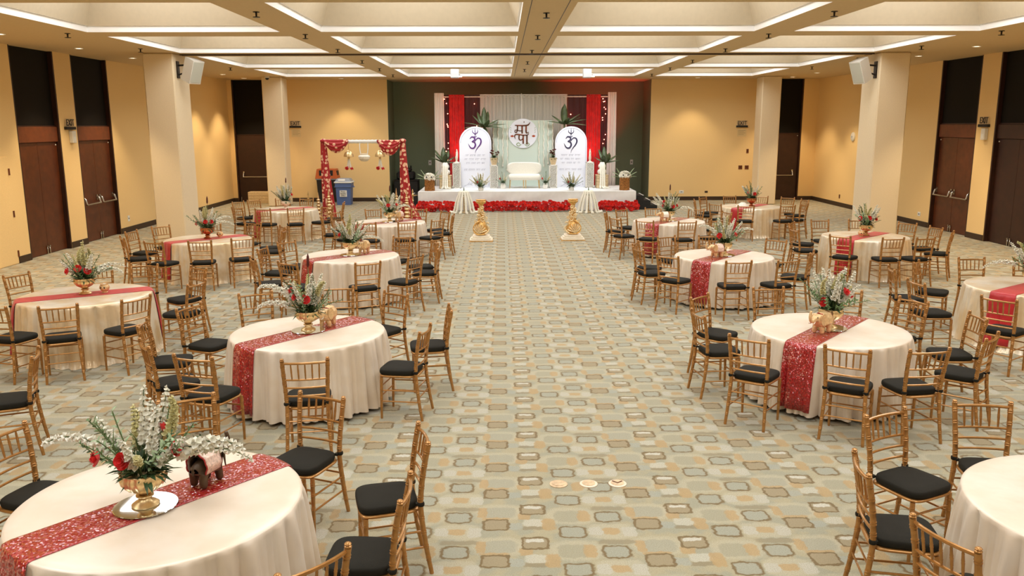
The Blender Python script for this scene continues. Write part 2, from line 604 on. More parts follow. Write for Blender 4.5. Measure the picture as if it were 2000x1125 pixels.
def skin_mesh(verts, edges, radii, sub=2, root=0):
    me = bpy.data.meshes.new('skin')
    me.from_pydata(verts, edges, [])
    o = bpy.data.objects.new('skin', me)
    COL.objects.link(o)
    o.modifiers.new('skin', 'SKIN')
    s = o.modifiers.new('sub', 'SUBSURF')
    s.levels = sub
    s.render_levels = sub
    lay = me.skin_vertices[0].data if me.skin_vertices else None
    if lay is None:
        bm = bmesh.new()
        bm.from_mesh(me)
        bm.verts.layers.skin.verify()
        bm.to_mesh(me)
        bm.free()
        lay = me.skin_vertices[0].data
    for i, r in enumerate(radii):
        lay[i].radius = r if isinstance(r, tuple) else (r, r)
        lay[i].use_root = (i == root)
    dg = bpy.context.evaluated_depsgraph_get()
    dg.update()
    out = bpy.data.meshes.new_from_object(o.evaluated_get(dg))
    bpy.data.objects.remove(o, do_unlink=True)
    out.polygons.foreach_set('use_smooth', [True] * len(out.polygons))
    return out

# ================================================================== the setting
XL, XR, YF, YB, YA = -10.55, 12.2, -6.0, 32.9, 34.7
AL, AR = -4.43, 5.72
fl = MB().b2(XL - 0.2, XR + 0.2, YF - 0.2, YA + 0.2, -0.1, 0.0).build('floor', 'carpet', smooth=False)
fl['kind'] = 'structure'

# ceiling with coffers
cm = MB()
xs = sorted([XL - 0.2, XR + 0.2] + [a for c in CX for a in c])
ys = sorted([YF - 0.2, YA + 0.2] + [a for c in CY for a in c])
for i in range(len(xs) - 1):
    for j in range(len(ys) - 1):
        if (xs[i], xs[i + 1]) in CX and (ys[j], ys[j + 1]) in CY:
            continue
        cm.add([(xs[i], ys[j], CEIL), (xs[i + 1], ys[j], CEIL), (xs[i + 1], ys[j + 1], CEIL), (xs[i], ys[j + 1], CEIL)], [(3, 2, 1, 0)])
ceil = cm.build('ceiling', 'soffit', smooth=False)
ceil['kind'] = 'structure'
for (x0, x1) in CX:
    for (y0, y1) in CY:
        z0, z1, z2 = CEIL, CEIL + LIP, CEIL + LIP + RISE
        i = 0.03
        k = 0.03 + INSET
        r0 = [(x0, y0, z0), (x1, y0, z0), (x1, y1, z0), (x0, y1, z0)]
        r1 = [(x0, y0, z1), (x1, y0, z1), (x1, y1, z1), (x0, y1, z1)]
        r2 = [(x0 + i, y0 + i, z1), (x1 - i, y0 + i, z1), (x1 - i, y1 - i, z1), (x0 + i, y1 - i, z1)]
        r3 = [(x0 + k, y0 + k, z2), (x1 - k, y0 + k, z2), (x1 - k, y1 - k, z2), (x0 + k, y1 - k, z2)]
        q4 = [(0, 1, 5, 4), (1, 2, 6, 5), (2, 3, 7, 6), (3, 0, 4, 7)]
        cof = MB().add(r2 + r3, q4).add(r3, [(0, 1, 2, 3)]).build('coffer', 'coffer_slope', ceil, smooth=False)
        MB().add(r0 + r1, q4).add(r1 + r2, q4).build('coffer_lip', 'coffer_lip', cof, smooth=False)
# partition track across the hall and the joints of the middle beam
t = MB()
for yy in (21.16, 21.30):
    t.b2(-7.88, 9.16, yy, yy + 0.05, CEIL - 0.025, CEIL)
t = t.build('trim_1', 'door_dark', smooth=False)
t['kind'] = 'structure'
t = MB()
for xx in (0.42, 0.96):
    t.b2(xx - 0.006, xx + 0.006, 10.0, 30.8, CEIL - 0.004, CEIL + 0.002)
t = t.build('trim_2', 'baseboard', smooth=False)
t['kind'] = 'structure'

# walls
LEFT_DOORS = [(18.55, 20.36), (21.15, 23.05)]
RIGHT_DOORS = [(19.05, 20.95), (21.75, 23.75)]
def side_wall(name, X, sgn, doors, extra=()):
    m, b = MB(), MB()
    y = YF
    xa, xb = (X, X + sgn * 0.25)
    for (a, c) in doors + [(YB + 0.25, None)]:
        m.b2(min(xa, xb), max(xa, xb), y, a, 0, CEIL)
        segs = [(y, a)]
        if sgn < 0 and y == YF:
            segs = [(y, 16.85), (18.06, a)]
        for (s0, s1) in segs:
            b.b2(min(X, X - sgn * 0.015), max(X, X - sgn * 0.015), s0, min(s1, YB), 0, 0.15)
        y = c
    w_ = m.build(name, 'wallcover', smooth=False)
    w_['kind'] = 'structure'
    b_ = b.build(name.replace('wall', 'baseboard'), 'baseboard', smooth=False)
    b_['kind'] = 'structure'
side_wall('wall_left', XL, -1, LEFT_DOORS)
side_wall('wall_right', XR, 1, RIGHT_DOORS)
m = MB().b2(XL - 0.25, XR + 0.25, YF - 0.25, YF, 0, CEIL).build('wall_front', 'wallcover', smooth=False)
m['kind'] = 'structure'
BL0, BL1, BR0, BR1 = -10.38, -8.95, 9.98, 11.62
m, b = MB(), MB()
for (x0, x1) in ((XL - 0.25, BL0), (BL1, AL), (AR, BR0), (BR1, XR + 0.25)):
    m.b2(x0, x1, YB, YB + 0.25, 0, CEIL)
    b.b2(max(x0, XL), min(x1, XR), YB - 0.015, YB, 0, 0.15)
m = m.build('wall_back', 'wallcover', smooth=False)
m['kind'] = 'structure'
b = b.build('baseboard_back', 'baseboard', smooth=False)
b['kind'] = 'structure'
m = MB()
m.b2(AL - 0.2, AL, YB + 0.25, YA, 0, CEIL).b2(AR, AR + 0.2, YB + 0.25, YA, 0, CEIL).b2(AL - 0.2, AR + 0.2, YA, YA + 0.2, 0, CEIL)
m.b2(AL, AL + 0.004, YB + 0.01, YB + 0.25, 0, CEIL).b2(AR - 0.004, AR, YB + 0.01, YB + 0.25, 0, CEIL)
m = m.build('wall_alcove', 'green_paint', smooth=False)
m['kind'] = 'structure'
m = MB().b2(AL, AR, YA - 0.015, YA, 0, 0.12).build('baseboard_alcove', 'baseboard', smooth=False)
m['kind'] = 'structure'
# pillars
for (x0, x1, y0, y1) in ((-8.63, -7.9, 20.75, 21.75), (9.18, 9.93, 20.85, 21.85), (-8.66, -7.94, 30.9, 31.65), (9.43, 10.13, 31.0, 31.75)):
    cx, cy = (x0 + x1) / 2, (y0 + y1) / 2
    p = MB().box(0, 0, CEIL / 2, x1 - x0, y1 - y0, CEIL, bev=0.03).build('pillar', 'pillar_paint', None, loc=(cx, cy, 0), ang=25)
    p['kind'] = 'structure'

# doors: pairs of leaves under a header and a tall black panel
def push_bar(parent, x0, x1, y, z, d):
    """bar along y in door space (x across), d = how far it stands off"""
    pb = MB().tube([(x0, y + d, z), (x1, y + d, z)], 0.022, 10).build('push_bar', 'chrome', parent)
    br = MB()
    for xx in (x0 + 0.02, x1 - 0.02):
        br.tube(crom([(xx, y, z + 0.16), (xx, y + d * 0.6, z + 0.13), (xx, y + d, z)], 4), 0.026, 8)
        br.box(xx, y + 0.01, z + 0.14, 0.06, 0.03, 0.14)
    br.build('bracket', 'chrome', pb)
def door_bay(n, loc, rz, width, bars, wood='door_wood', leaves=2, header=True):
    """built facing +y (into the room) with its face line at y=0"""
    d = struct('door_%d' % n, loc)
    d.rotation_euler = (0, 0, rz)
    h = width / 2
    zl = 2.57
    fr = MB()
    fr.b2(-h, -h + 0.05, -0.2, -0.005, 0, CEIL).b2(h - 0.05, h, -0.2, -0.005, 0, CEIL)
    fr.b2(-h, h, -0.25, -0.21, 0, CEIL)
    fr.build('frame', 'door_dark', d, smooth=False)
    lw = (width - 0.1) / leaves
    for i in range(leaves):
        xa = -h + 0.05 + i * lw
        lf = MB().b2(xa + 0.004, xa + lw - 0.004, -0.15, -0.1, 0.01, zl - 0.005, bev=0.004).build('door_leaf', wood, d, smooth=False)
        if bars:
            if leaves == 2:
                s0, s1 = (xa + 0.08, xa + lw - 0.06) if i == 0 else (xa + 0.06, xa + lw - 0.08)
            else:
                s0, s1 = xa + 0.18, xa + lw - 0.18
            push_bar(lf, s0, s1, -0.1, 0.97, 0.1)
        e = xa + lw - 0.05 if i == 0 else xa + 0.05
        MB().box(e, -0.085, 0.09, 0.035, 0.03, 0.16, bev=0.008).lathe([(0.02, 0), (0.02, 0.03)], 8, (e, -0.075, 0.17)).build('floor_bolt', 'chrome', lf)
        MB().ball((xa + (0.06 if i == 0 else lw - 0.06), -0.095, zl - 0.07), 0.018, 8, 5).build('door_viewer_button', 'paper', lf)
    if header:
        MB().b2(-h + 0.05, h - 0.05, -0.17, -0.05, zl, 2.92, bev=0.01).build('header', 'header_wood' if wood == 'door_wood' else 'door_dark', d, smooth=False)
    z0 = 2.92 if header else zl
    MB().b2(-h + 0.05, h - 0.05, -0.17, -0.11, z0, CEIL).build('transom_panel', 'black_panel', d, smooth=False)
    MB().b2(-h + 0.05, h - 0.05, -0.11, -0.09, z0, z0 + 0.03).build('transom_rail', 'door_dark', d, smooth=False)
    return d
ym = lambda ab: (ab[0] + ab[1]) / 2
door_bay(1, (XL, ym(LEFT_DOORS[0]), 0), -PI / 2, 1.81, False)
door_bay(2, (XL, ym(LEFT_DOORS[1]), 0), -PI / 2, 1.90, True)
door_bay(3, (XR, ym(RIGHT_DOORS[0]), 0), PI / 2, 1.90, False, 'door_dark')
door_bay(4, (XR, ym(RIGHT_DOORS[1]), 0), PI / 2, 2.00, True)
door_bay(5, ((BL0 + BL1) / 2, YB, 0), PI, BL1 - BL0, True, 'door_dark', 1, False)
door_bay(6, ((BR0 + BR1) / 2, YB, 0), PI, BR1 - BR0, True, 'door_dark', 1, False)
# concealed door in the wall covering, hung on dark hinges
j = struct('door_7', (XL, 17.45, 0))
MB().b2(-0.02, 0.012, -0.6, 0.6, 0.01, 2.3, bev=0.004).build('door_leaf', 'wallcover', j, smooth=False)
for z in (0.22, 1.08, 1.98):
    MB().tube([(0.02, 0.595, z - 0.07), (0.02, 0.595, z + 0.07)], 0.02, 8).build('hinge', 'header_wood', j)

# sprinklers, downlights
def sprinkler_mesh():
    m = MB().lathe([(0.045, 0), (0.045, -0.008), (0.014, -0.012), (0.012, -0.06), (0.05, -0.066), (0.05, -0.072), (0.004, -0.078)], 10)
    return m.mesh('sprinkler', fix=True)
sm = sprinkler_mesh()
sm.materials.append(MATS['dark_metal'])
for xx, yy in ([(-3.78, v) for v in (13.43, 16.68, 19.87, 23.26, 26.5, 29.7)] + [(0.69, v) for v in (13.6, 16.93, 20.22, 23.75, 27.0)] + [(5.15, v) for v in (13.46, 16.72, 19.91, 23.31, 26.4, 29.6)]
               + [(-8.19, v) for v in (16.43, 19.65, 22.97, 26.0)] + [(9.4, v) for v in (16.24, 19.3, 22.7, 26.05)]):
    o = obj('sprinkler_head', sm, None, None, (xx, yy, CEIL))
    o.scale = (1.15, 1.15, 1.15)
    tag(o, 'small dark pendant sprinkler head below the coffered ceiling beams', 'sprinkler', 'sprinkler heads in rows along the ceiling')
for (x, y) in DOWN:
    d = thing('downlight', 'recessed round downlight in the ceiling border near the %s' % ('back wall' if y > 32 else ('wall with hidden door' if x < 0 else 'wall with round disc')), 'light', (x, y, CEIL), 0, 'recessed ceiling downlights')
    MB().lathe([(0.10, 0.0), (0.10, -0.012), (0.078, -0.012), (0.07, 0.0)], 18).build('trim_ring', 'coffer_lip', d, fix=True)
    MB().lathe([(0.07, 0.0), (0.07, -0.004)], 18).build('lens', 'lens', d, fix=True)

# exit signs on the walls
def exit_sign(loc, rz, label, box):
    e = thing('exit_sign', label, 'sign', loc, rz)
    tm = text_mesh('EXIT', 0.18, 0.006)
    tm.transform(Matrix.Rotation(PI / 2, 4, 'X') @ Matrix.Scale(1.25, 4, (0, 1, 0)))
    tm.materials.append(MATS['ink_black'])
    tm.transform(Matrix.Translation((0, -0.05, 0.03)))
    obj('lettering', tm, None, e)
    MB().b2(-0.22, 0.22, -0.075, 0.0, -0.13, -0.06, bev=0.008).build('sign_base', 'ink_black', e, smooth=False)
    MB().b2(-0.21, 0.21, -0.045, -0.04, -0.06, 0.13).build('clear_panel', 'sign_clear', e, smooth=False)
    if box:
        p = thing('notice_box', 'white box mounted on the wall under the exit sign, %s' % box, 'box', loc, rz)
        MB().b2(-0.02, 0.16, -0.09, 0.0, -0.45, -0.16, bev=0.01).build('housing', 'white_plastic', p, smooth=False)
        MB().b2(0.02, 0.12, -0.094, -0.088, -0.40, -0.30).build('cover_plate', 'paper', p, smooth=False)
    else:
        p = thing('paper_notice', 'small cream paper notice pinned below the exit sign, %s' % label.split(',')[-1].strip(), 'notice', loc, rz)
        MB().b2(-0.17, 0.19, -0.006, 0.0, -0.48, -0.2).build('sheet', 'notice_paper', p, smooth=False)
        t = MB()
        for k in range(4):
            t.b2(-0.13, 0.15 - 0.06 * (k % 2), -0.008, -0.006, -0.25 - k * 0.05, -0.243 - k * 0.05)
        t.build('print', 'ink_grey_dark', p, smooth=False)
exit_sign((XL, 20.76, 2.98), PI / 2, 'black EXIT sign between the two door bays, hidden door wall', 'hidden door wall')
exit_sign((XR, 21.36, 2.98), -PI / 2, 'black EXIT sign between the two door bays, round disc wall', 'round disc wall')
exit_sign((-8.0, YB, 2.98), 0, 'black EXIT sign on the yellow wall, above the bins', None)
exit_sign((9.28, YB, 2.95), 0, 'black EXIT sign on the yellow wall, beside the stage steps', None)
# small plates on the walls
def plate(name, loc, axis, sy, sz, m, label, cat, group=None):
    e = thing(name, label, cat, loc, 0, group)
    a = MB()
    d = 0.012
    if axis == 'x+':
        a.b2(0, d, -sy / 2, sy / 2, -sz / 2, sz / 2, bev=0.004)
    elif axis == 'x-':
        a.b2(-d, 0, -sy / 2, sy / 2, -sz / 2, sz / 2, bev=0.004)
    else:
        a.b2(-sy / 2, sy / 2, -d, 0, -sz / 2, sz / 2, bev=0.004)
    a.build('cover', m, e, smooth=False)
    s = MB()
    for k in (0,):
        if axis == 'x+':
            s.b2(d, d + 0.003, -sy * .2, sy * .2, k * sz * .22 - sz * .1, k * sz * .22 + sz * .1)
        elif axis == 'x-':
            s.b2(-d - 0.003, -d, -sy * .2, sy * .2, k * sz * .22 - sz * .1, k * sz * .22 + sz * .1)
        else:
            s.b2(-sy * .2, sy * .2, -d - 0.003, -d, k * sz * .22 - sz * .1, k * sz * .22 + sz * .1)
    s.build('socket', 'door_dark' if m != 'header_wood' else 'ink_black', e, smooth=False)
plate('wall_socket', (9.55, YB, 1.91), 'y', 0.09, 0.16, 'header_wood', 'dark wall plate highest on the yellow wall beside the stage steps', 'wall plate')
plate('wall_socket', (9.30, YB, 1.28), 'y', 0.15, 0.15, 'header_wood', 'dark square wall plate, farther from the pillar of a lower pair', 'wall plate')
plate('wall_socket', (9.55, YB, 1.28), 'y', 0.15, 0.15, 'header_wood', 'dark square wall plate beside the pillar, in a lower pair', 'wall plate')
plate('wall_socket', (7.02, YB, 0.33), 'y', 0.18, 0.12, 'paper', 'white low socket on the yellow wall beyond the stage steps', 'wall plate')
plate('wall_socket', (8.0, YB, 0.33), 'y', 0.12, 0.07, 'ink_black', 'small black low socket on the yellow wall above the baseboard', 'wall plate')
plate('wall_socket', (-3.0, YA, 1.42), 'y', 0.12, 0.2, 'paper', 'white wall plate on the green wall above the black equipment cart', 'wall plate')
plate('wall_socket', (4.5, YA, 1.42), 'y', 0.12, 0.2, 'paper', 'white plate on the green wall close to the pink white drape', 'wall plate')
plate('wall_socket', (5.3, YA, 1.42), 'y', 0.12, 0.2, 'paper', 'white plate on the green wall close to the yellow wall corner', 'wall plate')
plate('wall_socket', (XL, 23.55, 0.38), 'x+', 0.12, 0.16, 'paper', 'white socket low beside the door bay with push bars, hidden door wall', 'wall plate')
plate('wall_socket', (XR, 30.2, 0.36), 'x-', 0.1, 0.14, 'header_wood', 'dark socket low on the wall below the round white disc', 'wall plate')
plate('wall_socket', (XR, 24.3, 0.34), 'x-', 0.16, 0.12, 'paper', 'white socket low beside the door bay with push bars, round disc wall', 'wall plate')
plate('wall_socket', (XL, 17.2, 1.62), 'x+', 0.1, 0.24, 'paper', 'white wall plate on the concealed door in the yellow wall', 'wall plate')
d = thing('wall_disc', 'round white disc mounted high on the yellow side wall', 'wall fitting', (XR, 29.37, 2.5))
MB().lathe([(0.155, 0), (0.155, 0.03), (0.13, 0.05), (0.02, 0.055)], 24, mtx=Matrix.Rotation(-PI / 2, 3, 'Y')).build('dish', 'white_plastic', d, fix=True)
MB().lathe([(0.03, 0.055), (0.03, 0.06)], 12, mtx=Matrix.Rotation(-PI / 2, 3, 'Y')).build('badge', 'bin_grey', d, fix=True)
# dome camera by the far pillar
d = thing('dome_camera', 'small dark dome security camera on the ceiling by the pillar', 'camera', (-8.35, 30.55, CEIL))
MB().lathe([(0.085, 0), (0.085, -0.05), (0.07, -0.06)], 16).build('housing', 'white_plastic', d, fix=True)
MB().lathe([(0.068, -0.06), (0.055, -0.10), (0.03, -0.12), (0.005, -0.125)], 14).build('dome', 'ink_black', d, fix=True)
# loudspeakers bracketed to the near pillars
def speaker(loc, face, label, back):
    s = thing('loudspeaker', label, 'speaker', loc)
    n = Vector(face).normalized()
    q = n.to_track_quat('Y', 'Z')
    M3 = q.to_matrix()
    a = MB()
    wd, dp, ht = 0.34, 0.34, 0.56
    out = [(-wd / 2, dp / 2), (wd / 2, dp / 2), (wd * 0.36, -dp / 2), (-wd * 0.36, -dp / 2)]
    vs = [M3 @ Vector((p[0], p[1], z)) for z in (-ht / 2, ht / 2) for p in out]
    a.add(vs, [(0, 1, 2, 3), (7, 6, 5, 4), (0, 4, 5, 1), (1, 5, 6, 2), (2, 6, 7, 3), (3, 7, 4, 0)])
    a.build('cabinet', 'white_plastic', s, smooth=False, fix=True)
    gr = MB().box(0, 0, 0, wd - 0.04, 0.012, ht - 0.06)
    gr.v = [tuple(M3 @ (Vector(p) + Vector((0, dp / 2 + 0.004, 0.005)))) for p in gr.v]
    gr.build('grille', 'grille', s, smooth=False)
    b = Vector(back)
    br = MB().tube([M3 @ Vector((0, -dp / 2, 0.08)), b + Vector((0, 0, 0.1))], 0.022, 8).tube([M3 @ Vector((0, -dp / 2, -0.1)), b + Vector((0, 0, -0.12))], 0.018, 8)
    br.box(b.x, b.y, b.z, 0.03, 0.14, 0.4)
    br.build('bracket', 'dark_metal', s)
speaker((-7.53, 20.95, 4.25), (0.85, -0.45, -0.36), 'white loudspeaker bracketed to the pillar near the hidden door', (-0.355, 0.05, 0.02))
speaker((8.80, 21.0, 4.22), (-0.85, -0.42, -0.40), 'white loudspeaker bracketed to the pillar near the round disc', (0.365, 0.05, 0.02))
# stage light housings hanging in the last coffers
for xx, nm in ((-1.66, 'over the lettered arch beside the dotted-cloth frame'), (2.95, 'over the lettered arch beside the stage steps')):
    d = thing('stage_light', 'grey box light hanging from the ceiling ' + nm, 'light', (xx, 29.95, CEIL))
    MB().box(0, 0, 0.14, 0.29, 0.3, 0.5, bev=0.02).build('housing', 'bin_grey_light', d, ang=25)
    MB().tube([(0, 0, 0.39), (0, 0, LIP + RISE)], 0.025, 8).build('hanger', 'white_plastic', d)
    MB().lathe([(0.05, 0), (0.05, 0.03), (0.03, 0.05)], 12, (0.2, -0.12, -0.08)).build('lamp_head', 'lens', d, fix=True)
    MB().tube([(0.14, -0.05, 0.0), (0.2, -0.12, -0.03)], 0.015, 6).build('arm', 'dark_metal', d)
# floor plates
for i, xx in enumerate((0.45, 0.70, 0.94)):
    d = thing('floor_outlet', 'round %s cover plate set in the aisle carpet' % ('tarnished brass', 'pale worn', 'pale cracked')[i], 'floor plate', (xx, 6.49, 0))
    MB().lathe([(0.075, 0), (0.075, 0.006), (0.06, 0.01)], 24).build('rim', 'plate_steel' if i == 0 else 'plate_rim', d, fix=True)
    MB().lathe([(0.055, 0.01), (0.055, 0.013), (0.01, 0.014)], 20).build('lid', 'plate_steel', d, fix=True)
    if i == 2:
        MB().tube([(-0.04, 0.03, 0.014), (0.0, -0.01, 0.015), (0.04, 0.025, 0.014)], 0.005, 5).build('crack', 'ink_brown', d)

# ================================================================== chairs
def ringed(p0, p1, r0, r1, rings, n=8):
    """straight turned member from p0 to p1 with raised bamboo rings at the given fractions"""
    P0, P1 = Vector(p0), Vector(p1)
    st = [(0.0, r0)]
    L = (P1 - P0).length
    for q in rings:
        r = r0 + (r1 - r0) * q
        d = 0.006 / L
        st += [(q - 2.2 * d, r), (q - 1.2 * d, r * 1.16), (q - 0.4 * d, r), (q + 0.4 * d, r), (q + 1.2 * d, r * 1.16), (q + 2.2 * d, r)]
    st.append((1.0, r1))
    return [P0.lerp(P1, a) for a, _ in st], [b for _, b in st]
def path_ringed(pts, rad, rings, n=24):
    """rings at arc fractions along a smooth path"""
    C = crom(pts, 8)
    ln = [0.0]
    for i in range(1, len(C)):
        ln.append(ln[-1] + (C[i] - C[i - 1]).length)
    T = ln[-1]
    def at(s):
        s = max(0, min(T, s))
        for i in range(1, len(C)):
            if ln[i] >= s:
                u = (s - ln[i - 1]) / max(1e-9, ln[i] - ln[i - 1])
                return C[i - 1].lerp(C[i], u)
        return C[-1]
    st = [(T * k / n, 1.0) for k in range(n + 1)]
    for q in rings:
        s = q * T
        st = [a for a in st if abs(a[0] - s) > 0.02]
        st += [(s - 0.014, 1.0), (s - 0.008, 1.17), (s - 0.002, 1.0), (s + 0.002, 1.0), (s + 0.008, 1.17), (s + 0.014, 1.0)]
    st.sort()
    return [at(a) for a, _ in st], [rad(a / T) * b for a, b in st]
def make_chair():
    ch = thing('banquet_chair', 'x', 'chair')
    # seat frame: rounded slab, wider in front
    def slab(z0, z1, wf, wb, dp, cy, pw, dome=0.0, edge=0.012, n=40, name='', matn='', parent=None, pad=False):
        m = MB()
        prof = [(0.0, z0), (1 - edge * 6, z0), (1 - edge, z0 + edge * .6), (1.0, (z0 + z1) / 2), (1 - edge, z1 - edge * .6), (1 - edge * 6, z1 + dome * .35), (0.5, z1 + dome * .85), (0.0, z1 + dome)]
        if pad:
            prof = [(0.0, z0), (0.95, z0), (0.985, z0 + 0.006), (1.0, z0 + 0.016), (1.0, z1 - 0.016), (0.985, z1 - 0.004), (0.94, z1 + 0.003), (0.6, z1 + dome * .8), (0.0, z1 + dome)]
        vs, fs = [], []
        for (q, z) in prof:
            for j in range(n):
                a = 2 * PI * j / n
                ca, sa = math.cos(a), math.sin(a)
                ux = math.copysign(abs(ca) ** (2 / pw), ca)
                uy = math.copysign(abs(sa) ** (2 / pw), sa)
                w_ = wb + (wf - wb) * (uy + 1) / 2
                vs.append((ux * w_ / 2 * q, uy * dp / 2 * q + cy, z))
        for i in range(len(prof) - 1):
            for j in range(n):
                k = (j + 1) % n
                fs.append((i * n + j, i * n + k, (i + 1) * n + k, (i + 1) * n + j))
        m.add(vs, fs)
        return m.build(name, matn, parent, ang=50)
    slab(0.435, 0.462, 0.415, 0.375, 0.41, 0.0, 5, name='seat_frame', matn='chair_gold', parent=ch)
    cu = slab(0.462, 0.512, 0.405, 0.37, 0.395, 0.01, 4.5, 0.012, 0.012, name='cushion', matn='cushion', parent=ch, pad=True)
    for s in (-1, 1):
        MB().lathe([(0.021, -0.012), (0.024, -0.004), (0.024, 0.008), (0.021, 0.014)], 10, (s * 0.182, -0.195, 0.497)).box(s * 0.165, -0.178, 0.492, 0.03, 0.03, 0.016).build('cushion_tie', 'cushion', cu, fix=True)
    # back posts run from floor to finial
    for s in (-1, 1):
        pts = [(s * 0.195, -0.255, 0.0), (s * 0.186, -0.222, 0.2), (s * 0.178, -0.195, 0.44), (s * 0.182, -0.200, 0.60), (s * 0.190, -0.222, 0.76), (s * 0.196, -0.250, 0.905)]
        P, rr = path_ringed(pts, lambda t: 0.0145 + 0.004 * math.sin(min(1, t * 1.9) * PI / 2), [0.12, 0.22, 0.33, 0.44, 0.545, 0.60, 0.68, 0.765, 0.85, 0.945])
        m = MB().tube(P, rr, 9)
        m.lathe([(0.012, 0.0), (0.019, 0.004), (0.020, 0.010), (0.013, 0.016), (0.019, 0.022), (0.012, 0.029), (0.003, 0.031)], 9, (s * 0.196, -0.250, 0.903))
        m.build('back_post', 'chair_gold', ch)
        P, rr = path_ringed([(s * 0.185, 0.175, 0.0), (s * 0.187, 0.172, 0.2), (s * 0.186, 0.165, 0.438)], lambda t: 0.012 + 0.005 * t, [0.3, 0.48, 0.72, 0.9], 10)
        MB().tube(P, rr, 9).build('leg', 'chair_gold', ch)
    def rail(name, hw, y, z, bow, r):
        P = [(hw * u, y - bow * (1 - u * u), z) for u in (-1, -0.6, -0.2, 0.2, 0.6, 1)]
        MB().tube(P, r, 8).build(name, 'chair_gold', ch)
    rail('top_rail', 0.190, -0.246, 0.885, 0.026, 0.0115)
    rail('back_rail', 0.188, -0.222, 0.728, 0.022, 0.009)
    rail('back_rail', 0.184, -0.210, 0.650, 0.020, 0.009)
    rail('back_rail', 0.182, -0.202, 0.572, 0.018, 0.009)
    for k in range(5):
        u = (k - 2) / 3.0
        bw = 1 - u * u
        P, rr = ringed((u * 0.176, -0.222 - 0.022 * bw, 0.728), (u * 0.184, -0.246 - 0.026 * bw, 0.885), 0.0055, 0.0055, [0.2, 0.55, 0.9])
        rr = [r * (1.0 + 0.55 * math.sin(PI * ((p.z - 0.728) / 0.157))) for p, r in zip(P, rr)]
        MB().tube(P, rr, 6).build('spindle', 'chair_gold', ch)
    for s in (-1, 1):
        for (zf, zb, yb) in ((0.300, 0.305, -0.208), (0.185, 0.19, -0.226)):
            MB().tube([(s * 0.186, 0.172, zf), (s * 0.183, yb, zb)], 0.0075, 6).build('stretcher', 'chair_gold', ch)
    for z in (0.345, 0.245):
        MB().tube([(-0.186, 0.168, z), (0.186, 0.168, z)], 0.0075, 6).build('stretcher', 'chair_gold', ch)
    for z, yy in ((0.335, -0.205), (0.235, -0.219)):
        MB().tube([(-0.182, yy, z), (0.182, yy, z)], 0.0075, 6).build('stretcher', 'chair_gold', ch)
    return ch
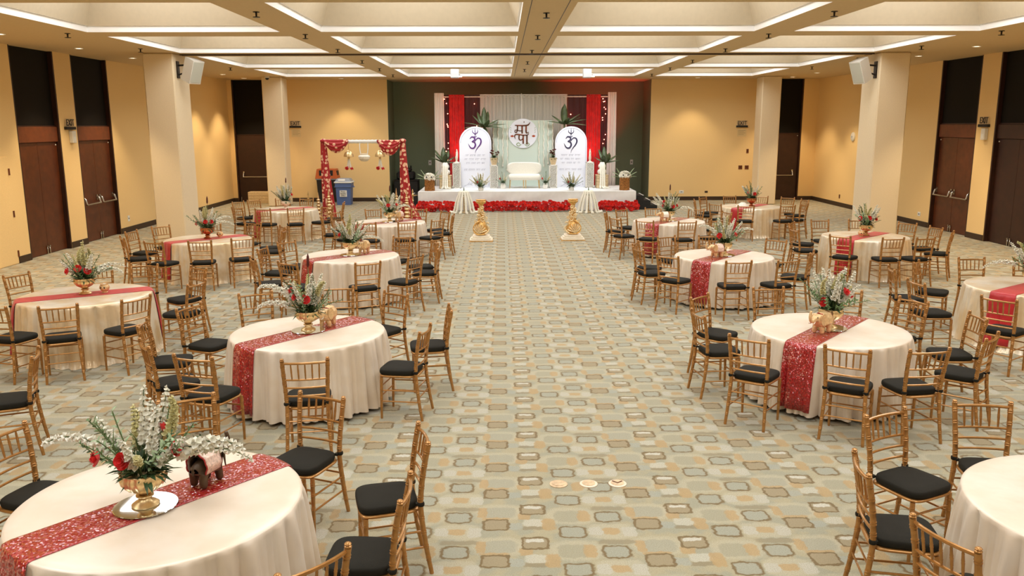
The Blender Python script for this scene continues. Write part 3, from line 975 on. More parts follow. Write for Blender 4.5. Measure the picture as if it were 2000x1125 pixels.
CHAIRS = {
    'T5L': [(-6.72, 11.47, -22), (-5.97, 12.14, -57), (-5.33, 12.28, -91), (-4.42, 11.98, -128), (-4.13, 10.79, 166), (-4.46, 9.88, 150), (-5.11, 9.42, 115), (-5.84, 9.36, 75), (-6.85, 10.15, 26)],
    'T6L': [(-7.05, 17.16, -37), (-7.28, 16.3, -8), (-7.05, 15.39, 34), (-6.21, 14.74, 72), (-5.44, 14.9, 99), (-4.81, 15.24, 118), (-5.3, 17.68, -109), (-6.25, 17.84, -73), (-4.5, 16.99, -150), (-4.32, 16.37, -177)],
    'T7L': [(-6.9, 23.18, -42), (-6.68, 20.98, 56), (-7.18, 22.68, -31), (-5.95, 20.72, 82), (-5.15, 20.75, 110), (-4.47, 21.31, 147), (-4.24, 22.28, -175), (-6.2, 23.58, -72), (-5.55, 23.66, -98)],
    'T4L': [(-3.2, 20.53, -67), (-2.07, 20.57, -103), (-1.37, 19.85, -144), (-1.14, 19.07, 177), (-1.42, 18.17, 140), (-2.05, 17.76, 108), (-2.89, 17.61, 85), (-4.11, 18.86, 11), (-3.55, 17.88, 53), (-3.99, 19.83, -26)],
    'T3L': [(-3.72, 14.66, -36), (-4.06, 13.95, -8), (-3.89, 12.82, 28), (-3.25, 12.41, 58), (-2.03, 12.37, 118), (-1.37, 12.93, 150), (-1.20, 14.58, -160), (-1.07, 13.87, 177), (-1.9, 15.23, -121)],
    'T2L': [(-3.05, 10.08, -64), (-2.11, 10.42, -80), (-1.32, 10.06, -127), (-0.81, 8.22, 169), (-0.6, 9.18, -172), (-1.75, 7.09, 99), (-2.77, 7.2, 74), (-3.77, 8.51, 10), (-3.4, 7.67, 34), (-3.59, 9.33, -21)],
    'T1L': [(-2.4, 6.05, -60), (-1.39, 6.1, -113), (-0.54, 5.29, -165), (-0.56, 4.44, 178), (-0.9, 3.63, 137), (-3.38, 5.35, -15)],
    'OUT': [(-4.26, 7.38, -159)],
    'T2R': [(3.33, 10.26, -85), (4.21, 10.05, -104), (2.35, 9.78, -44), (2.12, 8.85, 8), (2.36, 7.77, 53), (3.15, 7.37, 58), (3.88, 7.3, 98), (5.08, 8.65, 175), (4.73, 7.78, 135), (4.8, 9.5, -156)],
    'T5R': [(7.18, 12.57, -91), (7.98, 12.44, -110), (6.15, 12.2, -35), (5.38, 10.64, 5), (5.53, 11.67, -13), (5.83, 9.55, 37)],
    'T6R': [(6.81, 17.82, -84), (7.63, 17.79, -100), (8.41, 17.19, -146), (8.63, 16.45, -172), (8.53, 15.64, 147), (7.65, 14.9, 105), (7.04, 14.92, 92), (6.28, 15.29, 44), (5.7, 16.2, 5), (6.01, 17.27, -35)],
    'T3R': [(4.87, 14.71, -137), (4.96, 13.23, 152), (4.32, 12.42, 111), (3.54, 12.34, 94), (2.57, 12.9, 46), (2.23, 13.68, 16), (2.3, 14.39, -24), (3.0, 15.22, -63), (3.81, 15.3, -87)],
    'T4R': [(2.87, 20.26, -50), (2.39, 19.46, -14), (2.47, 18.37, 31), (3.03, 17.77, 59), (3.91, 17.6, 98), (4.65, 17.91, 116), (4.71, 20.28, -127), (3.7, 20.55, -88), (5.26, 19.51, -163)],
    'T7R': [(5.2, 22.67, -9), (5.64, 23.58, -43), (5.48, 21.54, 36), (6.5, 23.94, -75), (7.37, 23.83, -116), (8.0, 23.4, -135), (8.23, 22.68, -171), (7.77, 21.39, 136), (7.21, 21.04, 98), (6.15, 21.06, 78)],
    'T1R': [(2.72, 5.64, -64), (2.21, 4.73, -11), (2.21, 3.86, 21), (3.53, 5.82, -97)],
}
# centre, phrase, runner heading, outer row of tables by the walls?
TABLES = {
    'T1L': ((-2.03, 4.62), 'fourth arch-half aisle table from stage', 50, False),
    'T2L': ((-2.10, 8.74), 'third arch-half aisle table from stage', 52, False),
    'T3L': ((-2.60, 14.08), 'second arch-half aisle table from stage', 42, False),
    'T4L': ((-2.60, 19.05), 'arch-half aisle table nearest stage', 42, False),
    'T5L': ((-5.49, 10.80), 'third arch-half wall-row table from stage', 30, True),
    'T6L': ((-5.78, 16.27), 'second arch-half wall-row table from stage', 45, True),
    'T7L': ((-5.75, 22.15), 'arch-half wall-row table nearest stage', 43, True),
    'T1R': ((3.54, 4.43), 'fourth disc-half aisle table from stage', 50, False),
    'T2R': ((3.52, 8.72), 'third disc-half aisle table from stage', 49, False),
    'T3R': ((3.72, 13.88), 'second disc-half aisle table from stage', 50, False),
    'T4R': ((3.81, 19.08), 'disc-half aisle table nearest stage', 52, False),
    'T5R': ((7.17, 11.05), 'third disc-half wall-row table from stage', 35, True),
    'T6R': ((7.16, 16.32), 'second disc-half wall-row table from stage', 42, True),
    'T7R': ((6.69, 22.44), 'disc-half wall-row table nearest stage', 47, True),
}
def side_of(tk, x, y):
    (tx, ty) = TABLES[tk][0]
    dx, dy = x - tx, y - ty
    if tk.endswith('L'):
        dx = -dx
    k = int(round(math.degrees(math.atan2(dy, dx)) / 45.0)) % 8     # dx > 0 points to the outer wall
    return ('wall side', 'stage-wall corner', 'stage side', 'stage-aisle corner', 'aisle side', 'rear-aisle corner', 'rear side', 'rear-wall corner')[k]
chair0 = make_chair()
CT = tree_of(chair0)
first = True
for tk, lst in CHAIRS.items():
    for (px_, py_, deg) in lst:
        c = chair0 if first else copy_tree(chair0, CT)
        first = False
        if tk != 'OUT':
            vx, vy = px_ - TABLES[tk][0][0], py_ - TABLES[tk][0][1]
            q = max(1.0, (1.47 if TABLES[tk][3] else 1.41) / math.hypot(vx, vy))
            px_, py_ = TABLES[tk][0][0] + vx * q, TABLES[tk][0][1] + vy * q
        a = R(deg)
        fx, fy = math.cos(a), math.sin(a)
        c.location = (px_ + fx * 0.252, py_ + fy * 0.252, 0)
        c.rotation_euler = (0, 0, a - PI / 2)
        if tk == 'OUT':
            tag(c, 'gold chair with black cushion, back to the aisle, facing away from every table', 'chair', 'gold banquet chairs')
        else:
            tag(c, 'gold chair with black cushion, %s of %s' % (side_of(tk, px_, py_), TABLES[tk][1]), 'chair', 'gold chairs around the ' + TABLES[tk][1])

# ================================================================== tables, cloths, runners
TR, TZ = 0.80, 0.762
def cloth_fn(seed, outer):
    rn = random.Random(seed)
    K = [(rn.choice((28, 30, 32)), rn.uniform(0, 6), 0.6), (rn.choice((42, 46, 50)), rn.uniform(0, 6), 0.35), (rn.choice((10, 12, 14)), rn.uniform(0, 6), 0.4)]
    def fold(th):
        s = sum(a * (1.7 * abs(math.sin(k * th / 2 + p)) ** 0.8 - 1.0) for k, p, a in K)
        return s
    def P(th, t):
        """t 0..1 from table edge to hem"""
        if outer:
            amp = 0.085 * (t ** 0.5)
            r = TR + 0.012 + 0.05 * t + amp * fold(th) * 0.8
            if t > 0.93:
                r += (t - 0.93) / 0.07 * (0.03 + 0.02 * math.sin(5 * th + seed))
            z = TZ - 0.012 - t * (TZ - 0.016)
        else:
            amp = 0.10 * (t ** 0.55)
            r = TR + 0.012 + 0.035 * t + amp * fold(th) * 0.85
            z = TZ - 0.012 - t * (TZ - 0.05)
        return r, z
    return P
def tablecloth(P, outer):
    m = MB()
    NT_ = 360
    ring = [(q * TR, TZ, 0) for q in (0.02, 0.35, 0.7, 0.92)]
    rows = []
    for (r, z, _) in ring:
        rows.append([(r * math.cos(2 * PI * j / NT_), r * math.sin(2 * PI * j / NT_), z) for j in range(NT_)])
    rows.append([((TR - 0.008) * math.cos(2 * PI * j / NT_), (TR - 0.008) * math.sin(2 * PI * j / NT_), TZ - 0.001) for j in range(NT_)])
    rows.append([((TR + 0.005) * math.cos(2 * PI * j / NT_), (TR + 0.005) * math.sin(2 * PI * j / NT_), TZ - 0.006) for j in range(NT_)])
    for t in (0.0, 0.04, 0.1, 0.18, 0.28, 0.4, 0.52, 0.64, 0.76, 0.86, 0.93, 1.0):
        rw = []
        for j in range(NT_):
            th = 2 * PI * j / NT_
            r, z = P(th, t)
            rw.append((r * math.cos(th), r * math.sin(th), z))
        rows.append(rw)
    vs = [p for rw in rows for p in rw]
    fs = []
    for i in range(len(rows) - 1):
        for j in range(NT_):
            k = (j + 1) % NT_
            fs.append((i * NT_ + j, (i + 1) * NT_ + j, (i + 1) * NT_ + k, i * NT_ + k))
    fs.append(tuple(range(NT_)))
    return m.add(vs, fs)
def runner(P, ang, wd, hang, m_):
    """strip over the table, hanging down both ends along the cloth"""
    m = MB()
    nw = 18
    cs = []
    for i in range(nw + 1):
        w_ = wd * (i / nw - 0.5)
        e = math.sqrt((TR + 0.004) ** 2 - w_ * w_)
        col = []
        hs = [1.0, 0.86, 0.7, 0.54, 0.4, 0.27, 0.15, 0.06]
        def down(sg, h):
            q = w_ * (1 - 0.10 * h)
            th0 = math.atan2(q, sg * e)
            best = 0.0
            t = h * hang
            for dth in (-0.03, -0.015, 0, 0.015, 0.03):
                best = max(best, P((th0 + ang + dth) % (2 * PI), t)[0])
            z = P(th0 + ang, t)[1]
            r = best + 0.012
            return (r * math.cos(th0), r * math.sin(th0), z)
        for h in hs:
            col.append(down(-1, h))
        for s in (-1.0, -0.985, -0.96, -0.7, -0.35, 0, 0.35, 0.7, 0.96, 0.985, 1.0):
            z = TZ + 0.006 - (0.004 if abs(s) > 0.98 else 0) - (0.006 if abs(s) == 1 else 0)
            rr = e + (0.014 if abs(s) == 1 else 0.006 if abs(s) > 0.98 else 0)
            col.append((s * rr if abs(s) != 1 else math.copysign(rr, s), w_, z))
        for h in reversed(hs):
            col.append(down(1, h))
        cs.append(col)
    n = len(cs[0])
    vs = [p for c in cs for p in c]
    fs = [(i * n + j, (i + 1) * n + j, (i + 1) * n + j + 1, i * n + j + 1) for i in range(nw) for j in range(n - 1)]
    m.add(vs, fs)
    return m
for idx, (tk, (tc, ph, head, outer)) in enumerate(TABLES.items()):
    t = thing('banquet_table', 'round table under its floor-length cloth, ' + ph, 'table', (tc[0], tc[1], 0))
    MB().lathe([(0.76, 0.72), (0.785, 0.725), (0.785, 0.752), (0.77, 0.756), (0.02, 0.756)], 40).build('table_top', 'table_wood', t, fix=True)
    for k in range(4):
        a = PI / 4 + k * PI / 2
        MB().tube([(0.5 * math.cos(a), 0.5 * math.sin(a), 0.725), (0.55 * math.cos(a), 0.55 * math.sin(a), 0.0)], 0.016, 8).build('leg', 'dark_metal', t)
    P = cloth_fn(idx + 3, outer)
    c = tablecloth(P, outer).build('tablecloth', 'cloth_satin' if outer else 'cloth_matte', None, loc=(tc[0], tc[1], 0), ang=60)
    tag(c, ('shiny champagne satin tablecloth on %s' if outer else 'smooth cream tablecloth on %s') % ph, 'tablecloth')
    rn = runner(P, R(head), 0.32, 0.93 if not outer else 0.9, 0).build('table_runner', 'runner_satin' if outer else 'sequin', None, loc=(tc[0], tc[1], 0), ang=60)
    rn.rotation_euler = (0, 0, R(head))
    sol = rn.modifiers.new('thick', 'SOLIDIFY')
    sol.thickness = 0.004
    sol.offset = 1.0
    tag(rn, ('plain red satin runner across %s' if outer else 'red sequin runner across %s') % ph, 'table runner')

# ================================================================== flowers
def leaf(m, base, d, L, W, droop=0.25, up=(0, 0, 1), n=5):
    """pointed leaf blade from base along d"""
    d = Vector(d).normalized()
    s = d.cross(Vector(up))
    s = s.normalized() if s.length > 1e-4 else d.orthogonal().normalized()
    nn = s.cross(d)
    b = Vector(base)
    vs = []
    for i in range(n + 1):
        t = i / n
        w_ = W * math.sin(PI * min(1, 0.06 + 0.94 * t)) ** 0.8 * (1 - 0.25 * t)
        p = b + d * (L * t) - Vector((0, 0, 1)) * (droop * L * t * t)
        vs += [p - s * w_ / 2 + nn * w_ * 0.12, p - nn * w_ * 0.05, p + s * w_ / 2 + nn * w_ * 0.12]
    fs = []
    for i in range(n):
        for k in (0, 1):
            fs.append((i * 3 + k, i * 3 + k + 1, i * 3 + k + 4, i * 3 + k + 3))
    m.add(vs, fs)
def spike_path(bend):
    return crom([(0, 0, 0), (bend * 0.05, 0, 0.3), (bend * 0.22, 0, 0.6), (bend * 0.5, 0, 0.83), (bend * 0.85, 0, 0.93)] if bend else [(0, 0, 0), (0.01, 0, 0.33), (-0.01, 0, 0.66), (0.0, 0, 1.0)], 6)
def floret(m, p, d, r, rn):
    d = Vector(d).normalized()
    a = d.orthogonal().normalized()
    b = d.cross(a)
    p = Vector(p)
    vs = [p]
    k = 6
    for j in range(k):
        an = 2 * PI * j / k + rn.uniform(0, 1)
        vs.append(p + d * r * 0.55 + (a * math.cos(an) + b * math.sin(an)) * r * 0.55)
    for j in range(k):
        an = 2 * PI * j / k + rn.uniform(-.2, .2)
        vs.append(p + d * r * (1.0 + 0.25 * (j % 2)) + (a * math.cos(an) + b * math.sin(an)) * r * (0.95 if j % 2 else 0.7))
    fs = []
    for j in range(k):
        q = (j + 1) % k
        fs += [(0, 1 + q, 1 + j), (1 + j, 1 + q, 1 + k + q, 1 + k + j)]
    m.add(vs, fs)
def two_mat(m, parts, name):
    """join several MBs into one mesh with one material each"""
    me = bpy.data.meshes.new(name)
    vs, fs, mi = [], [], []
    for k, (mb, mn) in enumerate(parts):
        o = len(vs)
        vs += mb.v
        fs += [tuple(i + o for i in f) for f in mb.f]
        mi += [k] * len(mb.f)
    me.from_pydata(vs, [], fs)
    for _, mn in parts:
        me.materials.append(MATS[mn])
    me.polygons.foreach_set('material_index', mi)
    me.polygons.foreach_set('use_smooth', [True] * len(me.polygons))
    me.update()
    return me
def make_spike(seed, bend, mt, dens=48, size=0.058, start=0.34):
    rn = random.Random(seed)
    C = spike_path(bend)
    st, fl_ = MB(), MB()
    st.tube(C, [0.011 * (1 - 0.6 * i / len(C)) for i in range(len(C))], 5)
    for k in range(dens):
        t = start + (1 - start) * k / (dens - 1)
        i = min(len(C) - 1, int(t * (len(C) - 1)))
        tg = (C[min(i + 1, len(C) - 1)] - C[max(i - 1, 0)]).normalized()
        a = k * 2.4
        o = tg.orthogonal().normalized()
        side = o * math.cos(a) + tg.cross(o) * math.sin(a)
        r = size * (1.05 - 0.62 * (t - start) / (1 - start)) * rn.uniform(0.85, 1.15)
        floret(fl_, C[i] + side * 0.006, side * 0.8 + tg * 0.6, r, rn)
    for k in range(3):
        t = 0.1 + 0.1 * k
        i = int(t * (len(C) - 1))
        leaf(st, C[i], (math.cos(k * 2.2), math.sin(k * 2.2), 1.4), 0.35, 0.035, 0.1)
    return two_mat(None, [(st, 'stem'), (fl_, mt)], 'flower_spike')
def make_branch(seed, mt, n=26, L=0.13, W=0.05):
    rn = random.Random(seed)
    st, lf = MB(), MB()
    C = crom([(0, 0, 0), (0.02, 0, 0.35), (0.06, 0.01, 0.7), (0.14, 0, 1.0)], 6)
    st.tube(C, 0.009, 5)
    for k in range(n):
        t = 0.15 + 0.85 * k / (n - 1)
        i = min(len(C) - 1, int(t * (len(C) - 1)))
        a = k * 2.4
        leaf(lf, C[i], (math.cos(a), math.sin(a), 0.7), L * rn.uniform(0.8, 1.2) * (1.1 - 0.4 * t), W, 0.15, n=3)
    return two_mat(None, [(st, 'stem'), (lf, mt)], 'leaf_branch')
def make_rose(seed):
    rn = random.Random(seed)
    m = MB()
    for ring, (cnt, r0, r1, h0, h1) in enumerate([(3, 0.12, 0.22, 0.25, 0.95), (4, 0.25, 0.45, 0.12, 0.95), (5, 0.4, 0.75, 0.0, 0.80), (5, 0.45, 1.0, -0.15, 0.5)]):
        for k in range(cnt):
            a0 = 2 * PI * k / cnt + ring * 0.7 + rn.uniform(-.1, .1)
            wd = 2 * PI / cnt * 0.68
            def fn(u, v, a0=a0, wd=wd, r0=r0, r1=r1, h0=h0, h1=h1):
                a = a0 + (u - 0.5) * 2 * wd * (0.55 + 0.45 * math.sin(PI * min(1, v + 0.15)))
                r = r0 * 0.45 + (r1 - r0 * 0.45) * math.sin(v * PI / 2) + 0.05 * v * v
                z = h0 + (h1 - h0) * v - 0.16 * (2 * u - 1) ** 2 * v
                return (r * math.cos(a), r * math.sin(a), z)
            m.grid(fn, 5, 5)
    return m.mesh('rose')
SPK = [make_spike(1, 0, 'white_petal'), make_spike(2, 0, 'white_petal', 44, 0.064), make_spike(3, 0.6, 'white_petal', 50), make_spike(4, 0.8, 'white_petal', 50, 0.052)]
SOL = [make_spike(5, 0.3, 'cream_petal', 64, 0.05, 0.45), make_spike(6, 0, 'cream_petal', 64, 0.056, 0.4)]
BRN = [make_branch(1, 'leaf_mid'), make_branch(2, 'leaf_dark', 30, 0.11, 0.045), make_branch(3, 'leaf_pale', 24, 0.14, 0.05)]
ROSE = [make_rose(1), make_rose(2)]
for r_ in ROSE:
    r_.materials.append(MATS['red_petal'])
cat_m = two_mat(None, [(MB().tube(crom([(0, 0, 0), (0.03, 0, 0.5), (0.02, 0, 0.8)], 5), 0.006, 5), 'stem'), (MB().tube([(0.02, 0, 0.76), (0.02, 0, 0.8), (0.02, 0, 0.94), (0.02, 0, 1.0)], [0.008, 0.026, 0.022, 0.004], 7), 'cattail')], 'cattail')
FOL = []
for sd in (1, 2, 3):
    rn = random.Random(sd)
    m = MB()
    for k in range(95):
        a = rn.uniform(0, 2 * PI)
        e = rn.uniform(-0.15, 1.3)
        d = (math.cos(a) * math.cos(e), math.sin(a) * math.cos(e), math.sin(e))
        b = Vector(d) * rn.uniform(0.02, 0.07)
        leaf(m, (b.x * 1.1, b.y * 1.1, max(0, b.z)), d, rn.uniform(0.06, 0.125), rn.uniform(0.02, 0.036), rn.uniform(0.1, 0.5), n=3)
    FOL.append(m.mesh('foliage'))
    FOL[-1].materials.append(MATS['leaf_dark'])
def aim(az, tilt, spin=0.0):
    return (Matrix.Rotation(az, 4, 'Z') @ Matrix.Rotation(tilt, 4, 'Y') @ Matrix.Rotation(spin, 4, 'Z')).to_euler()
def bouquet(parent, z, seed, spikes, roses, cattail=False, scale=1.0, greens=5, fol=True, rmesh=None):
    """stems leaving one point at height z; spikes = (kind, azimuth deg, tilt deg, length)"""
    rn = random.Random(seed)
    for (kind, az, tilt, L) in spikes:
        src = {'w': SPK[:2], 'a': SPK[2:], 's': SOL, 'g': BRN}[kind]
        b = (0.03 * math.cos(R(az)), 0.03 * math.sin(R(az)), z - 0.02)
        obj({'w': 'white_flower_spike', 'a': 'white_flower_spike', 's': 'yellow_flower_plume', 'g': 'leaf_branch'}[kind], rn.choice(src), None, parent, b, aim(R(az), R(tilt), 0 if kind == 'a' else rn.uniform(0, 6)), L * scale)
    for k in range(greens // 3):
        az = rn.uniform(20, 160) if k % 2 else rn.uniform(180, 360)
        obj('white_flower_spike' if k % 3 else 'yellow_flower_plume', rn.choice(SPK[:2] if k % 3 else SOL), None, parent, (0.03 * math.cos(R(az)), 0.03 * math.sin(R(az)), z - 0.02), aim(R(az), R(rn.uniform(8, 40)), rn.uniform(0, 6)), rn.uniform(0.34, 0.46) * scale)
    for k in range(greens):
        az = rn.uniform(0, 360)
        obj('leaf_branch', rn.choice(BRN), None, parent, (0.03 * math.cos(R(az)), 0.03 * math.sin(R(az)), z - 0.02), aim(R(az), R(rn.uniform(12, 62)), rn.uniform(0, 6)), rn.uniform(0.26, 0.44) * scale)
    for (x, y, zz, r) in roses:
        o = obj('rose', (rmesh or ROSE)[rn.randrange(2)], None, parent, (x, y, z + zz))
        d = Vector((x, y, zz * 0.4)).normalized()
        o.rotation_euler = d.to_track_quat('Z', 'Y').to_euler()
        o.scale = (r * 1.15,) * 3
        MB().tube([(0, 0, -0.1), (0, 0, -0.5), (0, 0, -1.6)], [0.12, 0.08, 0.08], 5).build('stem', 'stem', o)
    if cattail:
        obj('cattail', cat_m, None, parent, (0, 0.02, z), aim(1.2, 0.06), 0.62 * scale)
    if fol:
        f = obj('foliage', FOL[seed % 3], None, parent, (0, 0, z - 0.01), (0, 0, seed), 1.15 * scale)
        f['kind'] = 'stuff'
def pedestal_bowl(parent, m_='brass', ribs=18, s=1.0):
    pr = [(0.075, 0), (0.078, 0.006), (0.06, 0.018), (0.04, 0.026), (0.034, 0.04), (0.05, 0.048), (0.05, 0.054), (0.03, 0.06), (0.05, 0.072), (0.095, 0.095), (0.122, 0.125), (0.128, 0.15), (0.120, 0.168), (0.127, 0.176), (0.122, 0.178), (0.108, 0.165), (0.02, 0.16)]
    pr = [(a * s, b * s * 1.18) for a, b in pr]
    b = MB().lathe(pr[:8], 24).build('pedestal', m_, parent, fix=True, ang=60)
    MB().lathe(pr[7:], 72, rib=(ribs, 0.035)).build('bowl', m_, parent, fix=True, ang=60)
    return 0.2 * s
# elephant figurines: one continuous body, trunk raised
EV = [(0, 0.0, 0.125), (0, 0.05, 0.125), (0, -0.055, 0.12), (0, 0.095, 0.158), (0, 0.13, 0.150), (0, 0.155, 0.13), (0, 0.180, 0.140), (0, 0.192, 0.185), (0, 0.176, 0.235),
      (0.034, 0.055, 0.08), (0.036, 0.058, 0.035), (0.036, 0.06, 0.004), (-0.034, 0.055, 0.08), (-0.036, 0.045, 0.035), (-0.036, 0.045, 0.004),
      (0.034, -0.06, 0.08), (0.036, -0.068, 0.035), (0.036, -0.07, 0.004), (-0.034, -0.06, 0.08), (-0.036, -0.055, 0.035), (-0.036, -0.055, 0.004),
      (0, -0.095, 0.125), (0.004, -0.108, 0.085)]
EE = [(0, 1), (0, 2), (1, 3), (3, 4), (4, 5), (5, 6), (6, 7), (7, 8), (1, 9), (9, 10), (10, 11), (1, 12), (12, 13), (13, 14), (2, 15), (15, 16), (16, 17), (2, 18), (18, 19), (19, 20), (2, 21), (21, 22)]
ER = [0.058, 0.052, 0.055, 0.042, 0.032, 0.021, 0.017, 0.014, 0.011, 0.026, 0.021, 0.022, 0.026, 0.021, 0.022, 0.027, 0.022, 0.023, 0.027, 0.022, 0.023, 0.012, 0.005]
ele_me = skin_mesh(EV, EE, ER, 2)
def elephant(loc, rz, label, body, cloth, s=1.15):
    e = thing('elephant_figurine', label, 'figurine', loc, rz)
    me = ele_me.copy()
    me.materials.clear()
    me.materials.append(MATS[body])
    b = obj('body', me, None, e)
    zmin = min(v.co.z for v in me.vertices)
    b.location = (0, 0, -zmin)
    for sx in (-1, 1):
        def fn(u, v, sx=sx):
            a = 2 * PI * u
            r = v
            return (sx * (0.036 + 0.034 * r * (1 - 0.45 * math.cos(a))), 0.088 - 0.02 * r + 0.02 * math.cos(a) * r, 0.158 + 0.06 * r * math.sin(a) - 0.014 * r)
        ear = MB().grid(fn, 14, 5, wrap=True).build('ear', body, e)
        ear.location = (0, 0, -zmin)
        sol = ear.modifiers.new('thick', 'SOLIDIFY')
        sol.thickness = 0.006
        tk_ = MB().tube(crom([(sx * 0.018, 0.135, 0.128), (sx * 0.022, 0.158, 0.112), (sx * 0.022, 0.178, 0.118)], 4), [0.006 - 0.0004 * i for i in range(9)], 6).build('tusk', 'cream_plaster', e)
        tk_.location = (0, 0, -zmin)
        ey = MB().ball((sx * 0.034, 0.122, 0.168), 0.005, 6, 5).build('eye', 'ink_black', e)
        ey.location = (0, 0, -zmin)
    def sad(u, v):
        a = (u - 0.5) * 2 * 2.15
        rr = 0.0645 + 0.003 * math.sin(9 * a)
        yy = -0.07 + 0.115 * v
        return (rr * 1.02 * math.sin(a), yy, 0.125 + rr * 1.06 * math.cos(a))
    bl = MB().grid(sad, 25, 8).build('saddle_cloth', cloth, e)
    bl.location = (0, 0, -zmin)
    sol = bl.modifiers.new('thick', 'SOLIDIFY')
    sol.thickness = 0.004
    sol.offset = 1
    ed = MB()
    for v in (0.0, 1.0):
        ed.tube([Vector(sad(k / 24, v)) * 1.0 for k in range(25)], 0.0045, 5)
    ed = ed.build('trim', 'blanket_red', bl)
    e.scale = (s, s, s)
    return e
def eye_pot(loc, label):
    """small pale pot with two dark round holes"""
    p = thing('candle_pot', label, 'pot', loc)
    MB().lathe([(0.035, 0), (0.038, 0.006), (0.03, 0.016), (0.052, 0.035), (0.066, 0.065), (0.06, 0.09), (0.046, 0.105), (0.052, 0.115), (0.048, 0.116), (0.04, 0.105), (0.01, 0.1)], 20).build('pot', 'elephant_gold', p, fix=True, ang=60)
    for sx in (-1, 1):
        MB().ball((sx * 0.022, -0.058, 0.07), (0.012, 0.006, 0.012), 10, 6).build('hole', 'ink_black', p)
    MB().lathe([(0.02, 0.1), (0.02, 0.118), (0.003, 0.122)], 10).build('candle', 'white_petal', p, fix=True)
def centre(tk, spikes, roses, bowl='brass', seed=0, cat=False, ele=None, ele_off=0.27, greens=15, extra='', mirror=True, pot=None, scale=1.0, off=(0, 0)):
    (tc, ph, head, outer) = TABLES[tk]
    x, y = tc[0] + off[0], tc[1] + off[1]
    z = TZ + 0.012
    if mirror:
        mr = MB().lathe([(0.175, 0), (0.178, 0.002), (0.175, 0.005), (0.02, 0.005)], 40).build('mirror_plate', 'mirror', None, loc=(x, y, z), fix=True)
        tag(mr, 'round mirror plate under the flowers on %s' % ph, 'mirror')
        z += 0.006
    v = thing('flower_centrepiece', '%s on %s' % (extra, ph), 'flowers', (x, y, z))
    zb = pedestal_bowl(v, bowl)
    bouquet(v, zb, seed, spikes, roses, cat, scale, greens)
    h = R(head)
    if ele:
        body, cl, rz, desc = ele
        elephant((tc[0] + math.cos(h) * ele_off, tc[1] + math.sin(h) * ele_off, TZ + 0.008), rz, desc + ' on ' + ph, body, cl)
    if pot:
        eye_pot((tc[0] + math.cos(h) * pot, tc[1] + math.sin(h) * pot - 0.02, TZ + 0.008), 'small pale pot with two dark holes on ' + ph)
GOLD = 'elephant_gold'
centre('T1L', [('w', 95, 12, .50), ('w', 62, 22, .50), ('a', 172, 38, .52), ('w', 150, 50, .44), ('s', 120, 28, .40), ('s', 20, 34, .48), ('a', 12, 50, .5), ('w', -15, 45, .36), ('a', -2, 44, .55), ('g', 40, 30, .4), ('g', 165, 48, .42)],
       [(-0.19, -0.11, 0.13, .04), (-0.03, -0.15, 0.13, .042), (0.20, -0.03, 0.15, .038), (0.10, 0.09, 0.22, .036)], seed=1, ele=('elephant_wood', 'blanket', R(-20), 'dark elephant figurine with pale saddle'), ele_off=0.30, extra='wide white spray with four roses', off=(-0.05, -0.09))
centre('T2L', [('a', 178, 30, .52), ('a', 190, 52, .46), ('w', 160, 40, .40), ('w', 60, 8, .42), ('w', 15, 18, .44), ('w', 0, 28, .38), ('s', 100, 10, .40), ('s', 150, 22, .36), ('w', -70, 14, .34), ('g', 30, 15, .4)],
       [(-0.10, -0.08, 0.17, .034), (0.02, -0.13, 0.15, .04), (-0.16, 0.02, 0.22, .034)], seed=2, cat=True, ele=(GOLD, GOLD, R(168), 'cream elephant figurine with raised trunk'), extra='leaning white spikes with roses')
centre('T3L', [('w', 170, 30, .44), ('w', 178, 45, .40), ('s', 90, 4, .50), ('s', 140, 12, .44), ('w', 20, 28, .44), ('w', 0, 42, .42), ('a', 5, 50, .46), ('w', -60, 18, .34), ('w', -110, 20, .32), ('g', 70, 12, .42)],
       [(-0.15, -0.06, 0.14, .036), (-0.05, 0.08, 0.2, .03)], seed=3, ele=(GOLD, GOLD, R(160), 'cream elephant figurine with raised trunk'), extra='tall plume and white spikes')
centre('T4L', [('w', 168, 32, .48), ('w', 150, 22, .42), ('s', 100, 8, .44), ('w', 45, 12, .46), ('w', 10, 30, .46), ('a', 0, 42, .44), ('w', -50, 20, .32), ('w', -130, 22, .32), ('g', 80, 14, .42)],
       [(0.0, -0.13, 0.17, .038), (0.16, -0.05, 0.18, .034)], seed=4, cat=True, ele=(GOLD, 'blanket', R(150), 'pale elephant figurine'), extra='white spikes, roses and dark cattail')
centre('T5L', [('s', 95, 3, .50), ('s', 150, 16, .44), ('s', 40, 16, .44), ('w', 165, 30, .40), ('w', 178, 46, .38), ('a', 12, 34, .44), ('a', 0, 48, .46), ('w', -20, 26, .34), ('g', 60, 30, .36)],
       [(-0.15, -0.09, 0.11, .04), (0.0, -0.12, 0.15, .042), (0.10, -0.10, 0.12, .042)], seed=5, pot=0.24, mirror=False, bowl='brass', extra='yellow plume with three roses')
centre('T6L', [('w', 110, 12, .42), ('w', 60, 20, .42), ('a', 20, 34, .44), ('a', 0, 44, .44), ('w', 150, 22, .38), ('s', 90, 6, .36), ('w', -60, 20, .32)],
       [(-0.15, -0.08, 0.10, .042), (0.02, -0.12, 0.13, .036), (0.11, -0.08, 0.13, .036)], seed=6, cat=True, bowl='copper', pot=0.26, mirror=False, extra='white flowers in copper bowl')
centre('T7L', [('w', 165, 28, .46), ('w', 120, 12, .44), ('w', 60, 12, .46), ('w', 25, 22, .42), ('s', 90, 10, .36), ('w', -90, 20, .3), ('w', 180, 40, .36)],
       [(0.16, -0.02, 0.17, .036)], seed=7, cat=True, bowl='cream_plaster', mirror=False, extra='white spikes in pale bowl')
